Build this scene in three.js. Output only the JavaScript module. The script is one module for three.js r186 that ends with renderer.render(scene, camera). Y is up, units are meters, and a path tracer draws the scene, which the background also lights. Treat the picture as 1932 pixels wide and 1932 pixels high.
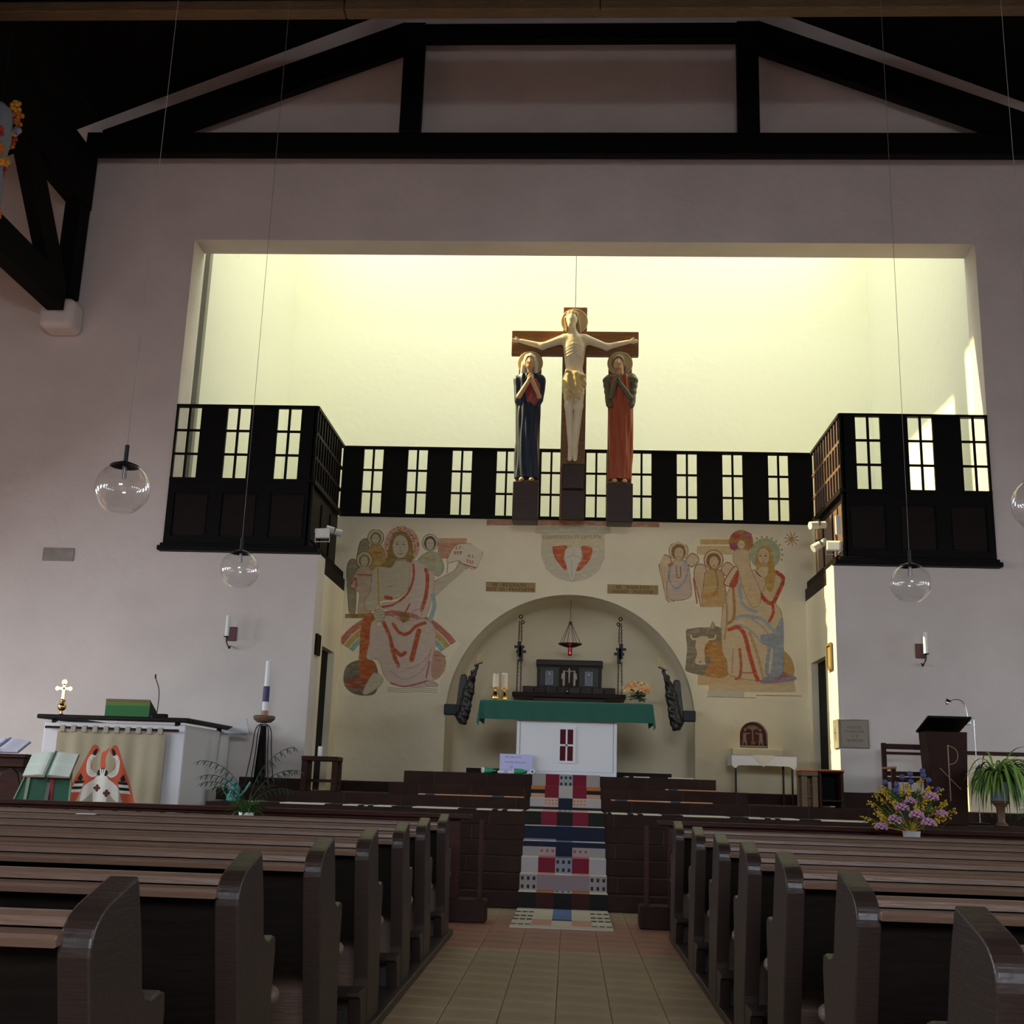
import * as THREE from 'three';
import { RectAreaLightUniformsLib } from 'three/addons/lights/RectAreaLightUniformsLib.js';
import { RoundedBoxGeometry } from 'three/addons/geometries/RoundedBoxGeometry.js';
import { mergeGeometries, mergeVertices, toCreasedNormals } from 'three/addons/utils/BufferGeometryUtils.js';
import { MarchingCubes } from 'three/addons/objects/MarchingCubes.js';

// ---------------------------------------------------------------- camera, sky, sun, exposure
const scene = new THREE.Scene();
const camera = new THREE.PerspectiveCamera(48.19, 1, 0.05, 200);
camera.position.set(0, 1.215, 0);
camera.quaternion.setFromRotationMatrix(new THREE.Matrix4().makeBasis(
  new THREE.Vector3(0.99833, 0.0310, -0.04876), new THREE.Vector3(-0.01867, 0.97170, 0.23547), new THREE.Vector3(0.05468, -0.23417, 0.97066)));
camera.updateMatrixWorld();
const renderer = new THREE.WebGLRenderer({ antialias: true });
renderer.toneMapping = THREE.LinearToneMapping;
renderer.toneMappingExposure = 1.0;
renderer.shadowMap.enabled = true;
renderer.shadowMap.type = THREE.PCFSoftShadowMap;
scene.background = new THREE.Color().setRGB(0.55, 0.68, 0.9);
RectAreaLightUniformsLib.init();

// morning sun from the left: enters only through the tall tower window above the left gallery
const sun = new THREE.DirectionalLight(new THREE.Color().setRGB(1.0, 0.83, 0.38), 13.0);
sun.position.set(-40, 36.0, -21.8); sun.target.position.set(0, 0, -17);
sun.castShadow = true; sun.shadow.mapSize.set(2048, 2048); sun.shadow.radius = 1;
Object.assign(sun.shadow.camera, { left: -22, right: 22, top: 22, bottom: -22, near: 1, far: 110 });
scene.add(sun, sun.target);
// daylight at the windows: one area light in each opening, turned down as the sky's light comes from above
function daylight(w, h, x, y, z, tx, ty, tz, rgb, power) {
  const l = new THREE.RectAreaLight(new THREE.Color().setRGB(...rgb), power, w, h);
  l.position.set(x, y, z); l.lookAt(tx, ty, tz); scene.add(l);
}
const DAY = [0.80, 0.90, 1.0], WARM = [0.96, 1.0, 0.88], GOLD = [1.0, 0.97, 0.74];
const NAVE_WIN = [-12.2, -9.2, -6.2, -3.2, -0.2];           // z of the aisle windows, 1.7 m wide, on both sides
for (const z of NAVE_WIN) {
  daylight(1.6, 2.3, -11.72, 3.35, z, 0, -13, z, DAY, 21);
  daylight(1.6, 2.3, 11.72, 3.35, z, 0, -13, z, DAY, 11);
}
daylight(4.2, 3.2, 0.6, 4.3, 7.6, 0.6, -8, 0, DAY, 33);      // wide window behind the camera
daylight(1.6, 8.4, -6.12, 15.2, -18.1, 0, 5, -17.9, GOLD, 11);
daylight(1.6, 8.0, 6.06, 15.5, -18.3, 0, 5, -17.9, GOLD, 11);
daylight(2.8, 5.2, -6.12, 16.2, -21.0, 0, 13, -21.0, WARM, 4.0);
daylight(2.8, 5.2, 6.06, 16.2, -21.0, 0, 13, -21.0, WARM, 4.0);

// ---------------------------------------------------------------- helpers
let seed = 7;
const rnd = (a = 0, b = 1) => { seed = (seed * 1664525 + 1013904223) >>> 0; return a + (b - a) * seed / 4294967296; };
const V = (x, y, z) => new THREE.Vector3(x, y, z);
const taken = {};
function numbered(n) { const k = taken[n] = (taken[n] ?? -1) + 1; return k ? `${n}_${String(k).padStart(3, '0')}` : n; }
function clean(g) { // one layout for merging
  const o = g.index ? g.toNonIndexed() : g;
  for (const k of Object.keys(o.attributes)) if (!['position', 'normal', 'uv'].includes(k)) o.deleteAttribute(k);
  if (!o.attributes.uv) o.setAttribute('uv', new THREE.BufferAttribute(new Float32Array(o.attributes.position.count * 2), 2));
  o.clearGroups?.();
  return o;
}
const merge = (a) => a.length === 1 ? clean(a[0]) : mergeGeometries(a.map(clean));
function metric(g) { // uv in metres from the face's main direction
  const o = clean(g), p = o.attributes.position, uv = o.attributes.uv, a = V(), b = V(), c = V();
  for (let i = 0; i < p.count; i += 3) {
    a.fromBufferAttribute(p, i); b.fromBufferAttribute(p, i + 1); c.fromBufferAttribute(p, i + 2);
    const n = b.clone().sub(a).cross(c.clone().sub(a)); const x = Math.abs(n.x), y = Math.abs(n.y), z = Math.abs(n.z);
    [a, b, c].forEach((v, k) => { if (x >= y && x >= z) uv.setXY(i + k, v.z, v.y); else if (y >= z) uv.setXY(i + k, v.x, v.z); else uv.setXY(i + k, v.x, v.y); });
  }
  return o;
}
function mesh(name, g, m, parent) {
  const geo = Array.isArray(g) ? merge(g) : g;
  const o = new THREE.Mesh(geo, m); o.castShadow = o.receiveShadow = true;
  o.name = parent ? name : numbered(name);
  (parent || scene).add(o); return o;
}
function tag(o, label, category, group) { o.userData.label = label; o.userData.category = category; if (group) o.userData.group = group; return o; }
function thing(name, label, category, x = 0, y = 0, z = 0, group) {
  const o = new THREE.Group(); o.name = numbered(name); o.position.set(x, y, z); scene.add(o); return tag(o, label, category, group);
}
function struct(name, g, m, label) { const o = mesh(name, g, m); o.userData.kind = 'structure'; o.userData.label = label; return o; }
function structGroup(name, label) { const o = new THREE.Group(); o.name = numbered(name); scene.add(o); o.userData.kind = 'structure'; o.userData.label = label; return o; }
const dup = (o, label) => { const c = o.clone(); c.name = numbered(o.name.replace(/_\d{3}$/, '')); c.userData = { ...o.userData, label }; scene.add(c); return c; };
// boxes by their extents
const bx = (x0, x1, y0, y1, z0, z1) => metric(new THREE.BoxGeometry(Math.abs(x1 - x0), Math.abs(y1 - y0), Math.abs(z1 - z0)).translate((x0 + x1) / 2, (y0 + y1) / 2, (z0 + z1) / 2));
const rb = (x0, x1, y0, y1, z0, z1, r = 0.008) => metric(new RoundedBoxGeometry(Math.abs(x1 - x0), Math.abs(y1 - y0), Math.abs(z1 - z0), 1, Math.min(r, Math.abs(x1 - x0) / 2.2, Math.abs(y1 - y0) / 2.2, Math.abs(z1 - z0) / 2.2)).translate((x0 + x1) / 2, (y0 + y1) / 2, (z0 + z1) / 2));
const cyl = (r0, r1, h, x, y, z, s = 14) => new THREE.CylinderGeometry(r1, r0, h, s).translate(x, y + h / 2, z);
const lathe = (pts, s = 16) => new THREE.LatheGeometry(pts.map(([r, y]) => new THREE.Vector2(r, y)), s);
const tube = (pts, r, s = 6, n = 0) => new THREE.TubeGeometry(new THREE.CatmullRomCurve3(pts.map((p) => V(...p))), n || pts.length * 4, r, s);
function bar(a, b, w, d = w) { // square timber from a to b
  const A = V(...a), B = V(...b), l = A.distanceTo(B);
  const g = new THREE.BoxGeometry(w, d, l); const m = new THREE.Matrix4().lookAt(A, B, Math.abs(B.clone().sub(A).normalize().y) > 0.95 ? V(0, 0, 1) : V(0, 1, 0));
  return metric(g.applyMatrix4(m).translate((A.x + B.x) / 2, (A.y + B.y) / 2, (A.z + B.z) / 2));
}
const shapeOf = (pts) => new THREE.Shape(pts.map(([x, y]) => new THREE.Vector2(x, y)));
function prism(pts, d, bevel = 0) { // outline in xy, depth towards +z from 0
  return new THREE.ExtrudeGeometry(Array.isArray(pts) ? shapeOf(pts) : pts, { depth: d, bevelEnabled: bevel > 0, bevelSize: bevel, bevelThickness: bevel, bevelOffset: -bevel, bevelSegments: 2, curveSegments: 24 });
}
// distance fields for carved figures
const smin = (a, b, k) => { const h = Math.max(k - Math.abs(a - b), 0) / k; return Math.min(a, b) - h * h * k / 4; };
function cap(p, a, b, ra, rb_) { // tapered capsule
  const bax = b[0] - a[0], bay = b[1] - a[1], baz = b[2] - a[2], pax = p[0] - a[0], pay = p[1] - a[1], paz = p[2] - a[2];
  const h = Math.min(1, Math.max(0, (pax * bax + pay * bay + paz * baz) / (bax * bax + bay * bay + baz * baz)));
  return Math.hypot(pax - bax * h, pay - bay * h, paz - baz * h) - (ra + (rb_ - ra) * h);
}
const ell = (p, c, r) => { const x = (p[0] - c[0]) / r[0], y = (p[1] - c[1]) / r[1], z = (p[2] - c[2]) / r[2]; const k = Math.hypot(x, y, z); return (k - 1) * Math.min(r[0], r[1], r[2]); };
function carve(fn, lo, hi, res) {
  const mc = new MarchingCubes(res, new THREE.MeshBasicMaterial(), false, false, 120000);
  const half = res / 2, sx = (hi[0] - lo[0]) / 2, sy = (hi[1] - lo[1]) / 2, sz = (hi[2] - lo[2]) / 2, cx = (hi[0] + lo[0]) / 2, cy = (hi[1] + lo[1]) / 2, cz = (hi[2] + lo[2]) / 2;
  mc.isolation = 0;
  for (let z = 0; z < res; z++) for (let y = 0; y < res; y++) for (let x = 0; x < res; x++)
    mc.field[x + y * res + z * res * res] = -fn([cx + sx * (x - half) / half, cy + sy * (y - half) / half, cz + sz * (z - half) / half]);
  mc.update();
  const n = mc.count, pos = new Float32Array(n * 3);
  for (let i = 0; i < n; i++) { pos[i * 3] = cx + sx * mc.positionArray[i * 3]; pos[i * 3 + 1] = cy + sy * mc.positionArray[i * 3 + 1]; pos[i * 3 + 2] = cz + sz * mc.positionArray[i * 3 + 2]; }
  let g = new THREE.BufferGeometry(); g.setAttribute('position', new THREE.BufferAttribute(pos, 3));
  g = mergeVertices(g, 1e-5); g.computeVertexNormals(); return g;
}
// ---------------------------------------------------------------- textures and materials
function hash(x, y, s) { let h = (x * 374761393 + y * 668265263 + s * 1442695041) | 0; h = Math.imul(h ^ (h >>> 13), 1274126177); return ((h ^ (h >>> 16)) >>> 0) / 4294967296; }
function tnoise(x, y, per, s) { // tiling value noise
  const xi = Math.floor(x), yi = Math.floor(y), fx = x - xi, fy = y - yi, u = fx * fx * (3 - 2 * fx), v = fy * fy * (3 - 2 * fy), w = (n) => ((n % per) + per) % per;
  const a = hash(w(xi), w(yi), s), b = hash(w(xi + 1), w(yi), s), c = hash(w(xi), w(yi + 1), s), d = hash(w(xi + 1), w(yi + 1), s);
  return a + (b - a) * u + (c - a) * v + (a - b - c + d) * u * v;
}
function tex(n, fn, srgb, repeat = 1) {
  const data = new Uint8Array(n * n * 4);
  for (let y = 0; y < n; y++) for (let x = 0; x < n; x++) { const c = fn(x / n, y / n); for (let k = 0; k < 3; k++) data[(y * n + x) * 4 + k] = Math.max(0, Math.min(255, 255 * (c.length ? c[k] : c))); data[(y * n + x) * 4 + 3] = 255; }
  const t = new THREE.DataTexture(data, n, n); t.wrapS = t.wrapT = THREE.RepeatWrapping; t.magFilter = THREE.LinearFilter; t.minFilter = THREE.LinearMipmapLinearFilter; t.generateMipmaps = true;
  if (srgb) t.colorSpace = THREE.SRGBColorSpace; t.repeat.set(repeat, repeat); t.needsUpdate = true; return t;
}
const fbm = (u, v, f, s, oct = 4) => { let a = 0, w = 0.5, t = 0; for (let k = 0; k < oct; k++) { a += w * tnoise(u * f, v * f, f, s + k); t += w; w /= 2; f *= 2; } return a / t; };
const plasterBump = tex(512, (u, v) => 0.6 * fbm(u, v, 16, 1, 4) + 0.4 * fbm(u, v, 4, 9, 3), false, 0.5);
const plasterTone = tex(256, (u, v) => { const k = 0.93 + 0.07 * fbm(u, v, 6, 21, 4); return [k, k, k]; }, true, 0.31);
const woodTone = tex(512, (u, v) => { const g = fbm(u * 1, v, 4, 31, 3); const s = tnoise(u * 6, v * 160 + g * 14, 1e6, 5); const k = 0.66 + 0.24 * s + 0.10 * g; return [k, k * 0.97, k * 0.93]; }, true, 1);
const softGrain = tex(512, (u, v) => { const g = fbm(u, v, 4, 31, 3); const k = 0.86 + 0.1 * tnoise(u * 5, v * 90 + g * 10, 1e6, 5) + 0.04 * g; return [k, k, k]; }, true, 1);
const grainBump = tex(256, (u, v) => 0.5 * tnoise(u * 8, v * 128, 128, 3) + 0.5 * fbm(u, v, 32, 4, 2), false, 2);
const weaveBump = tex(128, (u, v) => 0.5 + 0.25 * Math.sin(u * 64 * Math.PI) + 0.25 * Math.sin(v * 64 * Math.PI), false, 3);
const stoneTone = tex(256, (u, v) => { const k = 0.72 + 0.28 * fbm(u, v, 8, 61, 5); return [k, k, k]; }, true, 0.7);
const lin = (r, g, b) => new THREE.Color().setRGB(r, g, b);
const std = (c, rough, extra = {}) => new THREE.MeshStandardMaterial({ color: Array.isArray(c) ? lin(...c) : c, roughness: rough, ...extra });
const dull = (c, rough, extra = {}) => new THREE.MeshPhysicalMaterial({ color: lin(...c), roughness: rough, specularIntensity: 0.25, ...extra });
const M = {
  plaster: std([0.68, 0.605, 0.555], 0.92, { map: plasterTone, bumpMap: plasterBump, bumpScale: 0.012 }),
  cream: std([0.83, 0.84, 0.72], 0.9, { bumpMap: plasterBump, bumpScale: 0.006 }),
  chancel: std([0.84, 0.74, 0.52], 0.9, { map: plasterTone, bumpMap: plasterBump, bumpScale: 0.008 }),
  blackWood: dull([0.005, 0.004, 0.0035], 0.6, { map: woodTone, bumpMap: grainBump, bumpScale: 0.002 }),
  brownBlack: dull([0.016, 0.010, 0.008], 0.5, { map: woodTone, bumpMap: grainBump, bumpScale: 0.002 }),
  roofWood: dull([0.005, 0.004, 0.003], 0.85, { map: woodTone, bumpMap: grainBump, bumpScale: 0.003 }),
  lightBeam: std([0.17, 0.11, 0.05], 0.75, { map: woodTone, bumpMap: grainBump, bumpScale: 0.003 }),
  pew: new THREE.MeshPhysicalMaterial({ color: lin(0.17, 0.095, 0.062), roughness: 0.40, ior: 1.65, map: softGrain, bumpMap: grainBump, bumpScale: 0.0012 }),
  pewBack: dull([0.012, 0.008, 0.006], 0.6, { map: woodTone }),
  pewEnd: std([0.028, 0.016, 0.012], 0.4, { bumpMap: grainBump, bumpScale: 0.0012 }),
  redWood: dull([0.055, 0.018, 0.012], 0.42, { map: woodTone, bumpMap: grainBump, bumpScale: 0.001 }),
  crossWood: std([0.33, 0.15, 0.045], 0.45, { map: woodTone, bumpMap: grainBump, bumpScale: 0.0015 }),
  crossDark: std([0.055, 0.024, 0.012], 0.5, { map: woodTone, bumpMap: grainBump, bumpScale: 0.0015 }),
  step: dull([0.042, 0.018, 0.012], 0.62, { map: stoneTone }),
  step2: dull([0.036, 0.015, 0.010], 0.64, { map: stoneTone }),
  joint: std([0.10, 0.07, 0.06], 0.9),
  base: dull([0.042, 0.018, 0.012], 0.5, { map: stoneTone }),
  tileA: std([0.46, 0.305, 0.172], 0.55, { map: stoneTone }),
  tileB: std([0.435, 0.295, 0.172], 0.56, { map: stoneTone }),
  tileC: std([0.48, 0.315, 0.182], 0.55, { map: stoneTone }),
  tileR: std([0.52, 0.205, 0.135], 0.5, { map: stoneTone }),
  tileR2: std([0.49, 0.21, 0.14], 0.52, { map: stoneTone }),
  grout: std([0.22, 0.15, 0.09], 0.9),
  dark: std([0.01, 0.01, 0.01], 0.9),
  white: std([0.78, 0.77, 0.78], 0.5),
  whiteCloth: std([0.80, 0.79, 0.80], 0.9, { bumpMap: weaveBump, bumpScale: 0.0006 }),
  greenCloth: std([0.022, 0.115, 0.075], 0.85, { bumpMap: weaveBump, bumpScale: 0.0008 }),
  iron: std([0.012, 0.012, 0.013], 0.45, { metalness: 0.5 }),
  steel: std([0.55, 0.55, 0.58], 0.22, { metalness: 1 }),
  gold: std([0.83, 0.56, 0.20], 0.22, { metalness: 1 }),
  wax: std([0.86, 0.70, 0.50], 0.55), waxWhite: std([0.85, 0.85, 0.84], 0.5),
  glass: new THREE.MeshPhysicalMaterial({ color: 0xffffff, roughness: 0.02, transmission: 1, thickness: 0, ior: 1.45 }),
  leaf: std([0.06, 0.13, 0.025], 0.6, { side: THREE.DoubleSide }), leafLight: std([0.20, 0.34, 0.06], 0.55, { side: THREE.DoubleSide }), leafDark: std([0.020, 0.055, 0.018], 0.6, { side: THREE.DoubleSide }),
};
function canvasTex(w, h, draw) {
  const c = document.createElement('canvas'); c.width = w; c.height = h; const x = c.getContext('2d'); draw(x, w, h);
  const t = new THREE.CanvasTexture(c); t.colorSpace = THREE.SRGBColorSpace; t.magFilter = THREE.LinearFilter; t.anisotropy = 8; return t;
}
// ---------------------------------------------------------------- the shell of the church
const ZF = -16.56, ZB = -18.63;                    // face of the front wall, face of the altar wall
function holed(outer, holes) { const s = shapeOf(outer); for (const h of holes) s.holes.push(h instanceof THREE.Path ? h : new THREE.Path(h.map(([x, y]) => new THREE.Vector2(x, y)))); return s; }
const rect = (x0, x1, y0, y1) => [[x0, y0], [x1, y0], [x1, y1], [x0, y1]];
// wall in the z-y plane, from x to x + thick; holes as [z0, z1, y0, y1]
function sideWall(x, thick, outline, holes) {
  const g = prism(holed(outline.map(([z, y]) => [-z, y]), holes.map(([z0, z1, y0, y1]) => rect(-z1, -z0, y0, y1))), thick);
  return metric(g.rotateY(Math.PI / 2).translate(x, 0, 0));
}
// nave floor: recessed bed, then tiles one by one in the aisle
const floor = struct('floor', bx(-12.3, 12.3, -0.3, -0.012, -17.05, 8.3), M.grout, 'stone floor of the nave');
{
  const g = rb(0.0015, 0.3085, -0.03, 0, 0.0015, 0.3085, 0.002), xs = [], tones = [M.tileA, M.tileB, M.tileC];
  for (let k = -4; k <= 3; k++) xs.push(-0.054 + 0.31 * k);
  for (let r = 0; r < 21; r++) for (const x of xs) {
    const z = -12.48 + 0.31 * r, red = z + 0.15 > -11.55 && z < -9.55;
    const t = mesh('tile', g, red ? (rnd() > 0.5 ? M.tileR : M.tileR2) : tones[Math.floor(rnd(0, 3))], floor); t.position.set(x, 0, z);
  }
}
struct('floor', bx(-12, -1.3, -0.012, 0, -12.48, 8), M.tileR, 'red floor paving left of the aisle');
struct('floor', bx(1.2, 12, -0.012, 0, -12.48, 8), M.tileR, 'floor paving right of the aisle');
struct('floor', bx(-1.3, 1.2, -0.012, 0, -5.96, 8), M.tileA, 'aisle paving under the photographer');
struct('floor', bx(-12, -4.4, -0.012, 0, -16.56, -12.48), M.tileB, 'floor under the pulpit');
// wooden platforms the pews stand on
struct('trim_1', rb(-7.6, -0.955, 0, 0.05, -10.15, 1.2, 0.01), M.pewEnd, 'low wooden platform under the left pews');
struct('trim_2', rb(0.865, 7.6, 0, 0.05, -10.35, 1.2, 0.01), M.pewEnd, 'low wooden platform under the right pews');

// front wall with the wide opening to the gallery and the chancel opening below it
struct('wall_front', metric(prism([[-12.3, -0.3], [-3.8, -0.3], [-3.8, 4.53], [-6.17, 4.53], [-6.17, 9.61], [6.1, 9.61], [6.1, 4.53], [3.77, 4.53], [3.77, -0.3], [12.3, -0.3], [12.3, 9.85], [-0.1, 15.2], [-12.3, 9.85]], 0.5).translate(0, 0, ZF - 0.5)), M.plaster, 'rough plastered front wall of the nave with a wide rectangular opening');
struct('wall_left', sideWall(-12.3, 0.3, [[-17.06, -0.3], [-17.06, 9.9], [8.3, 9.9], [8.3, -0.3]], NAVE_WIN.map((z) => [z - 0.85, z + 0.85, 2.15, 4.55])), M.plaster, 'plastered left outer wall with a row of windows');
struct('wall_right', sideWall(12, 0.3, [[-17.06, -0.3], [-17.06, 9.9], [8.3, 9.9], [8.3, -0.3]], NAVE_WIN.map((z) => [z - 0.85, z + 0.85, 2.15, 4.55])), M.plaster, 'plastered right outer wall with a row of windows');
struct('wall_back', metric(prism(holed([[-12.3, -0.3], [12.3, -0.3], [12.3, 9.85], [-0.1, 15.2], [-12.3, 9.85]], [rect(-1.6, 2.8, 2.6, 6.0)]), 0.3).translate(0, 0, 8)), M.plaster, 'plastered wall behind the pews with a glazed opening');
// roof: two dark boarded slopes
{
  const c = structGroup('ceiling', 'dark boarded slopes of the open timber roof');
  for (const s of [-1, 1]) for (let k = 0; k < 8; k++) {
    const x0 = -0.1 + s * k * 1.58, x1 = -0.1 + s * (k + 1) * 1.58, y0 = 15.16 - 0.433 * k * 1.58, y1 = 15.16 - 0.433 * (k + 1) * 1.58;
    const g = prism([[x0, y0], [x1 - s * 0.015, y1 + 0.006], [x1 - s * 0.015, y1 + 0.21], [x0, y0 + 0.2]], 25.5);
    mesh('roof_board', metric(g.translate(0, 0, -17.1)), M.roofWood, c);
  }
}
// windows of the nave: leaded frosted panes lit by the sky
const frosted = new THREE.MeshStandardMaterial({ color: lin(0.7, 0.75, 0.8), roughness: 0.6, emissive: lin(0.80, 0.87, 1.0), emissiveIntensity: 2.2 });
let winNo = 0;
function window(build, label) { const o = structGroup(`window_${++winNo}`, label); build(o); return o; }
for (const s of [-1, 1]) NAVE_WIN.forEach((z, i) => window((o) => {
  const x = s * 12.12, a = Math.min(x, x + s * 0.06), b = Math.max(x, x + s * 0.06);
  mesh('pane', bx(s * 12.17 - 0.008, s * 12.17 + 0.008, 2.15, 4.55, z - 0.85, z + 0.85), M.glass, o);
  mesh('window_frame', [bx(a, b, 2.15, 2.23, z - 0.85, z + 0.85), bx(a, b, 4.47, 4.55, z - 0.85, z + 0.85), bx(a, b, 2.23, 4.47, z - 0.85, z - 0.77), bx(a, b, 2.23, 4.47, z + 0.77, z + 0.85)], M.brownBlack, o);
  for (const k of [-0.27, 0.27]) mesh('mullion', bx(a, b, 2.23, 4.47, z + k - 0.025, z + k + 0.025), M.brownBlack, o);
  for (const y of [2.95, 3.75]) mesh('glazing_bar', bx(a, b, y - 0.02, y + 0.02, z - 0.77, z + 0.77), M.brownBlack, o);
}, `clear window ${['first', 'second', 'third', 'fourth', 'fifth'][i]} from the front in the ${s < 0 ? 'left' : 'right'} wall`));
window((o) => {
  mesh('pane', bx(-1.6, 2.8, 2.6, 6.0, 8.15, 8.17), frosted, o);
  mesh('window_frame', [bx(-1.6, -1.5, 2.6, 6.0, 8.02, 8.12), bx(2.7, 2.8, 2.6, 6.0, 8.02, 8.12), bx(-1.5, 2.7, 5.9, 6.0, 8.02, 8.12), bx(-1.5, 2.7, 2.6, 2.7, 8.02, 8.12)], M.brownBlack, o);
  for (const x of [-0.5, 0.6, 1.7]) mesh('mullion', bx(x - 0.04, x + 0.04, 2.7, 5.9, 8.03, 8.1), M.brownBlack, o);
}, 'wide frosted window in the wall behind the pews');

// gallery room (a tall lantern) behind the front wall
struct('wall_gallery_left', sideWall(-6.5, 0.3, [[-23.3, 4.2], [-23.3, 20.4], [-17.06, 20.4], [-17.06, 4.2]], [[-18.95, -17.22, 10.45, 19.5], [-22.5, -19.5, 13.4, 19]]), M.cream, 'cream left side wall of the gallery');
struct('wall_gallery_right', sideWall(6.14, 0.3, [[-23.3, 4.2], [-23.3, 20.4], [-17.06, 20.4], [-17.06, 4.2]], [[-19.2, -17.4, 11.4, 19.5], [-22.5, -19.5, 13.4, 19]]), M.cream, 'cream right side wall of the gallery');
struct('wall_gallery_back', bx(-6.2, 6.14, 4.2, 20.4, -23.3, -23.0), M.cream, 'bright cream back wall of the gallery');
struct('wall_gallery_front', bx(-6.5, 6.44, 12.5, 20.4, -17.2, -17.06), M.cream, 'wall above the gallery opening');
struct('ceiling', bx(-6.5, 6.44, 20.4, 20.6, -23.3, -16.9), M.cream, 'ceiling of the gallery room');
struct('floor', bx(-6.2, 6.14, 5.3, 5.56, -23.0, -18.95), M.brownBlack, 'gallery floor behind the parapet');
for (const [x, z0, z1, y0, y1, side] of [[-6.35, -18.95, -17.22, 10.45, 19.5, 'left'], [-6.35, -22.5, -19.5, 13.4, 19, 'left'], [6.29, -19.2, -17.4, 11.4, 19.5, 'right'], [6.29, -22.5, -19.5, 13.4, 19, 'right']]) window((o) => {
  mesh('pane', bx(x - 0.004, x + 0.004, y0, y1, z0, z1), M.glass, o);
  mesh('window_frame', [bx(x - 0.04, x + 0.04, y0, y0 + 0.06, z0, z1), bx(x - 0.04, x + 0.04, y1 - 0.06, y1, z0, z1), bx(x - 0.04, x + 0.04, y0, y1, z0, z0 + 0.05), bx(x - 0.04, x + 0.04, y0, y1, z1 - 0.05, z1)], M.brownBlack, o);
}, `high ${side} window of the gallery room, ${z1 > -18 ? 'next to the opening' : 'towards the back'}`);
// a narrow recess strip in the left gallery wall beside the opening
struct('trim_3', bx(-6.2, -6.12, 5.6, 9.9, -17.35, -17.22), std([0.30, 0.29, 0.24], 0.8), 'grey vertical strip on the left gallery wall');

// chancel: piers, altar wall with the arched niche
struct('floor', bx(-6.17, -3.8, 4.3, 4.5, -18.93, -17.06), M.brownBlack, 'floor of the left side gallery');
struct('floor', bx(3.77, 6.14, 4.3, 4.5, -18.93, -17.06), M.brownBlack, 'floor of the right side gallery');
struct('wall_chancel_left', sideWall(-4.15, 0.35, [[-18.63, 0.9], [-18.63, 4.3], [-17.06, 4.3], [-17.06, 0.9]], [[-18.19, -17.26, 1.09, 3.23]]), M.chancel, 'left reveal of the chancel with a doorway');
struct('wall_chancel_right', sideWall(3.77, 0.35, [[-18.63, 0.9], [-18.63, 4.3], [-17.06, 4.3], [-17.06, 0.9]], [[-18.33, -17.3, 1.09, 3.27]]), M.chancel, 'right reveal of the chancel with a doorway');
let doorNo = 0;
for (const [x, z0, z1, y1, s] of [[-3.93, -18.19, -17.26, 3.23, 'left'], [3.90, -18.33, -17.3, 3.27, 'right']]) {
  const o = structGroup(`door_${++doorNo}`, `dark wooden door in the ${s} chancel reveal`);
  mesh('door_leaf', bx(x - 0.025, x + 0.025, 1.09, y1, z0, z1), M.blackWood, o);
  for (const [a, b] of [[1.2, 2.0], [2.12, y1 - 0.14]]) mesh('door_panel', bx(x - 0.035, x + 0.035, a, b, z0 + 0.14, z1 - 0.14), M.blackWood, o);
  mesh('door_handle', bx(x - 0.06, x + 0.06, 2.05, 2.08, z1 - 0.12, z1 - 0.06), M.steel, o);
}
const ARX = -0.024, ARR = 2.0, ARY = 2.33;
function archPath(inset, y0, n = 40) { const r = ARR - inset, p = [[ARX - r, y0]]; for (let k = 0; k <= n; k++) { const t = Math.PI - Math.PI * k / n; p.push([ARX + r * Math.cos(t), ARY + r * Math.sin(t)]); } p.push([ARX + r, y0]); return p; }
function nicheOutline() { const p = [[2.68, 1.945]]; for (let k = 0; k <= 16; k++) { const t = Math.PI - Math.PI * k / 16; p.push([2.90 + 0.22 * Math.cos(t), 2.14 + 0.22 * Math.sin(t)]); } p.push([3.12, 1.945]); return p; }
struct('wall_altar', metric(prism(holed([[-6.2, 0.9], [ARX - ARR, 0.9], ...archPath(0, 1.2), [ARX + ARR, 0.9], [6.14, 0.9], [6.14, 5.58], [-6.2, 5.58]], [nicheOutline()]), 0.3).translate(0, 0, ZB - 0.3)), M.chancel, 'plastered altar wall with a round arched niche');
{ // lining of the niche: straight vault, then a rounded turn to the flat back
  const prof = [[0, -18.93], [0, -19.2], [0, -19.5], [0, -19.8]]; for (let k = 1; k <= 6; k++) { const t = k / 6 * Math.PI / 2; prof.push([0.38 * (1 - Math.cos(t)), -19.8 - 0.38 * Math.sin(t)]); }
  const rings = prof.map(([d, z]) => archPath(d, 1.2).map(([x, y]) => [x, y, z])), pos = [], n = rings[0].length, idx = [];
  rings.forEach((r) => r.forEach((p) => pos.push(...p)));
  for (let i = 0; i < rings.length - 1; i++) for (let j = 0; j < n - 1; j++) { const a = i * n + j; idx.push(a, a + n, a + 1, a + 1, a + n, a + n + 1); }
  let g = new THREE.BufferGeometry(); g.setAttribute('position', new THREE.Float32BufferAttribute(pos, 3)); g.setIndex(idx); g = metric(g); g.computeVertexNormals();
  const sm = mergeVertices(g.deleteAttribute('uv') && g.deleteAttribute('normal') && g, 1e-4); sm.computeVertexNormals();
  const back = new THREE.ShapeGeometry(shapeOf(archPath(0.38, 1.2))).translate(0, 0, -20.18);
  struct('wall_niche', merge([clean(sm), back]), new THREE.MeshStandardMaterial({ color: M.chancel.color, roughness: 0.92, side: THREE.DoubleSide }), 'vaulted inside of the round arched altar niche');
  struct('wall_niche_back', bx(-2.6, 2.6, 0.9, 5.0, -20.6, -20.3), M.chancel, 'masonry behind the altar niche');
}
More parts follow.
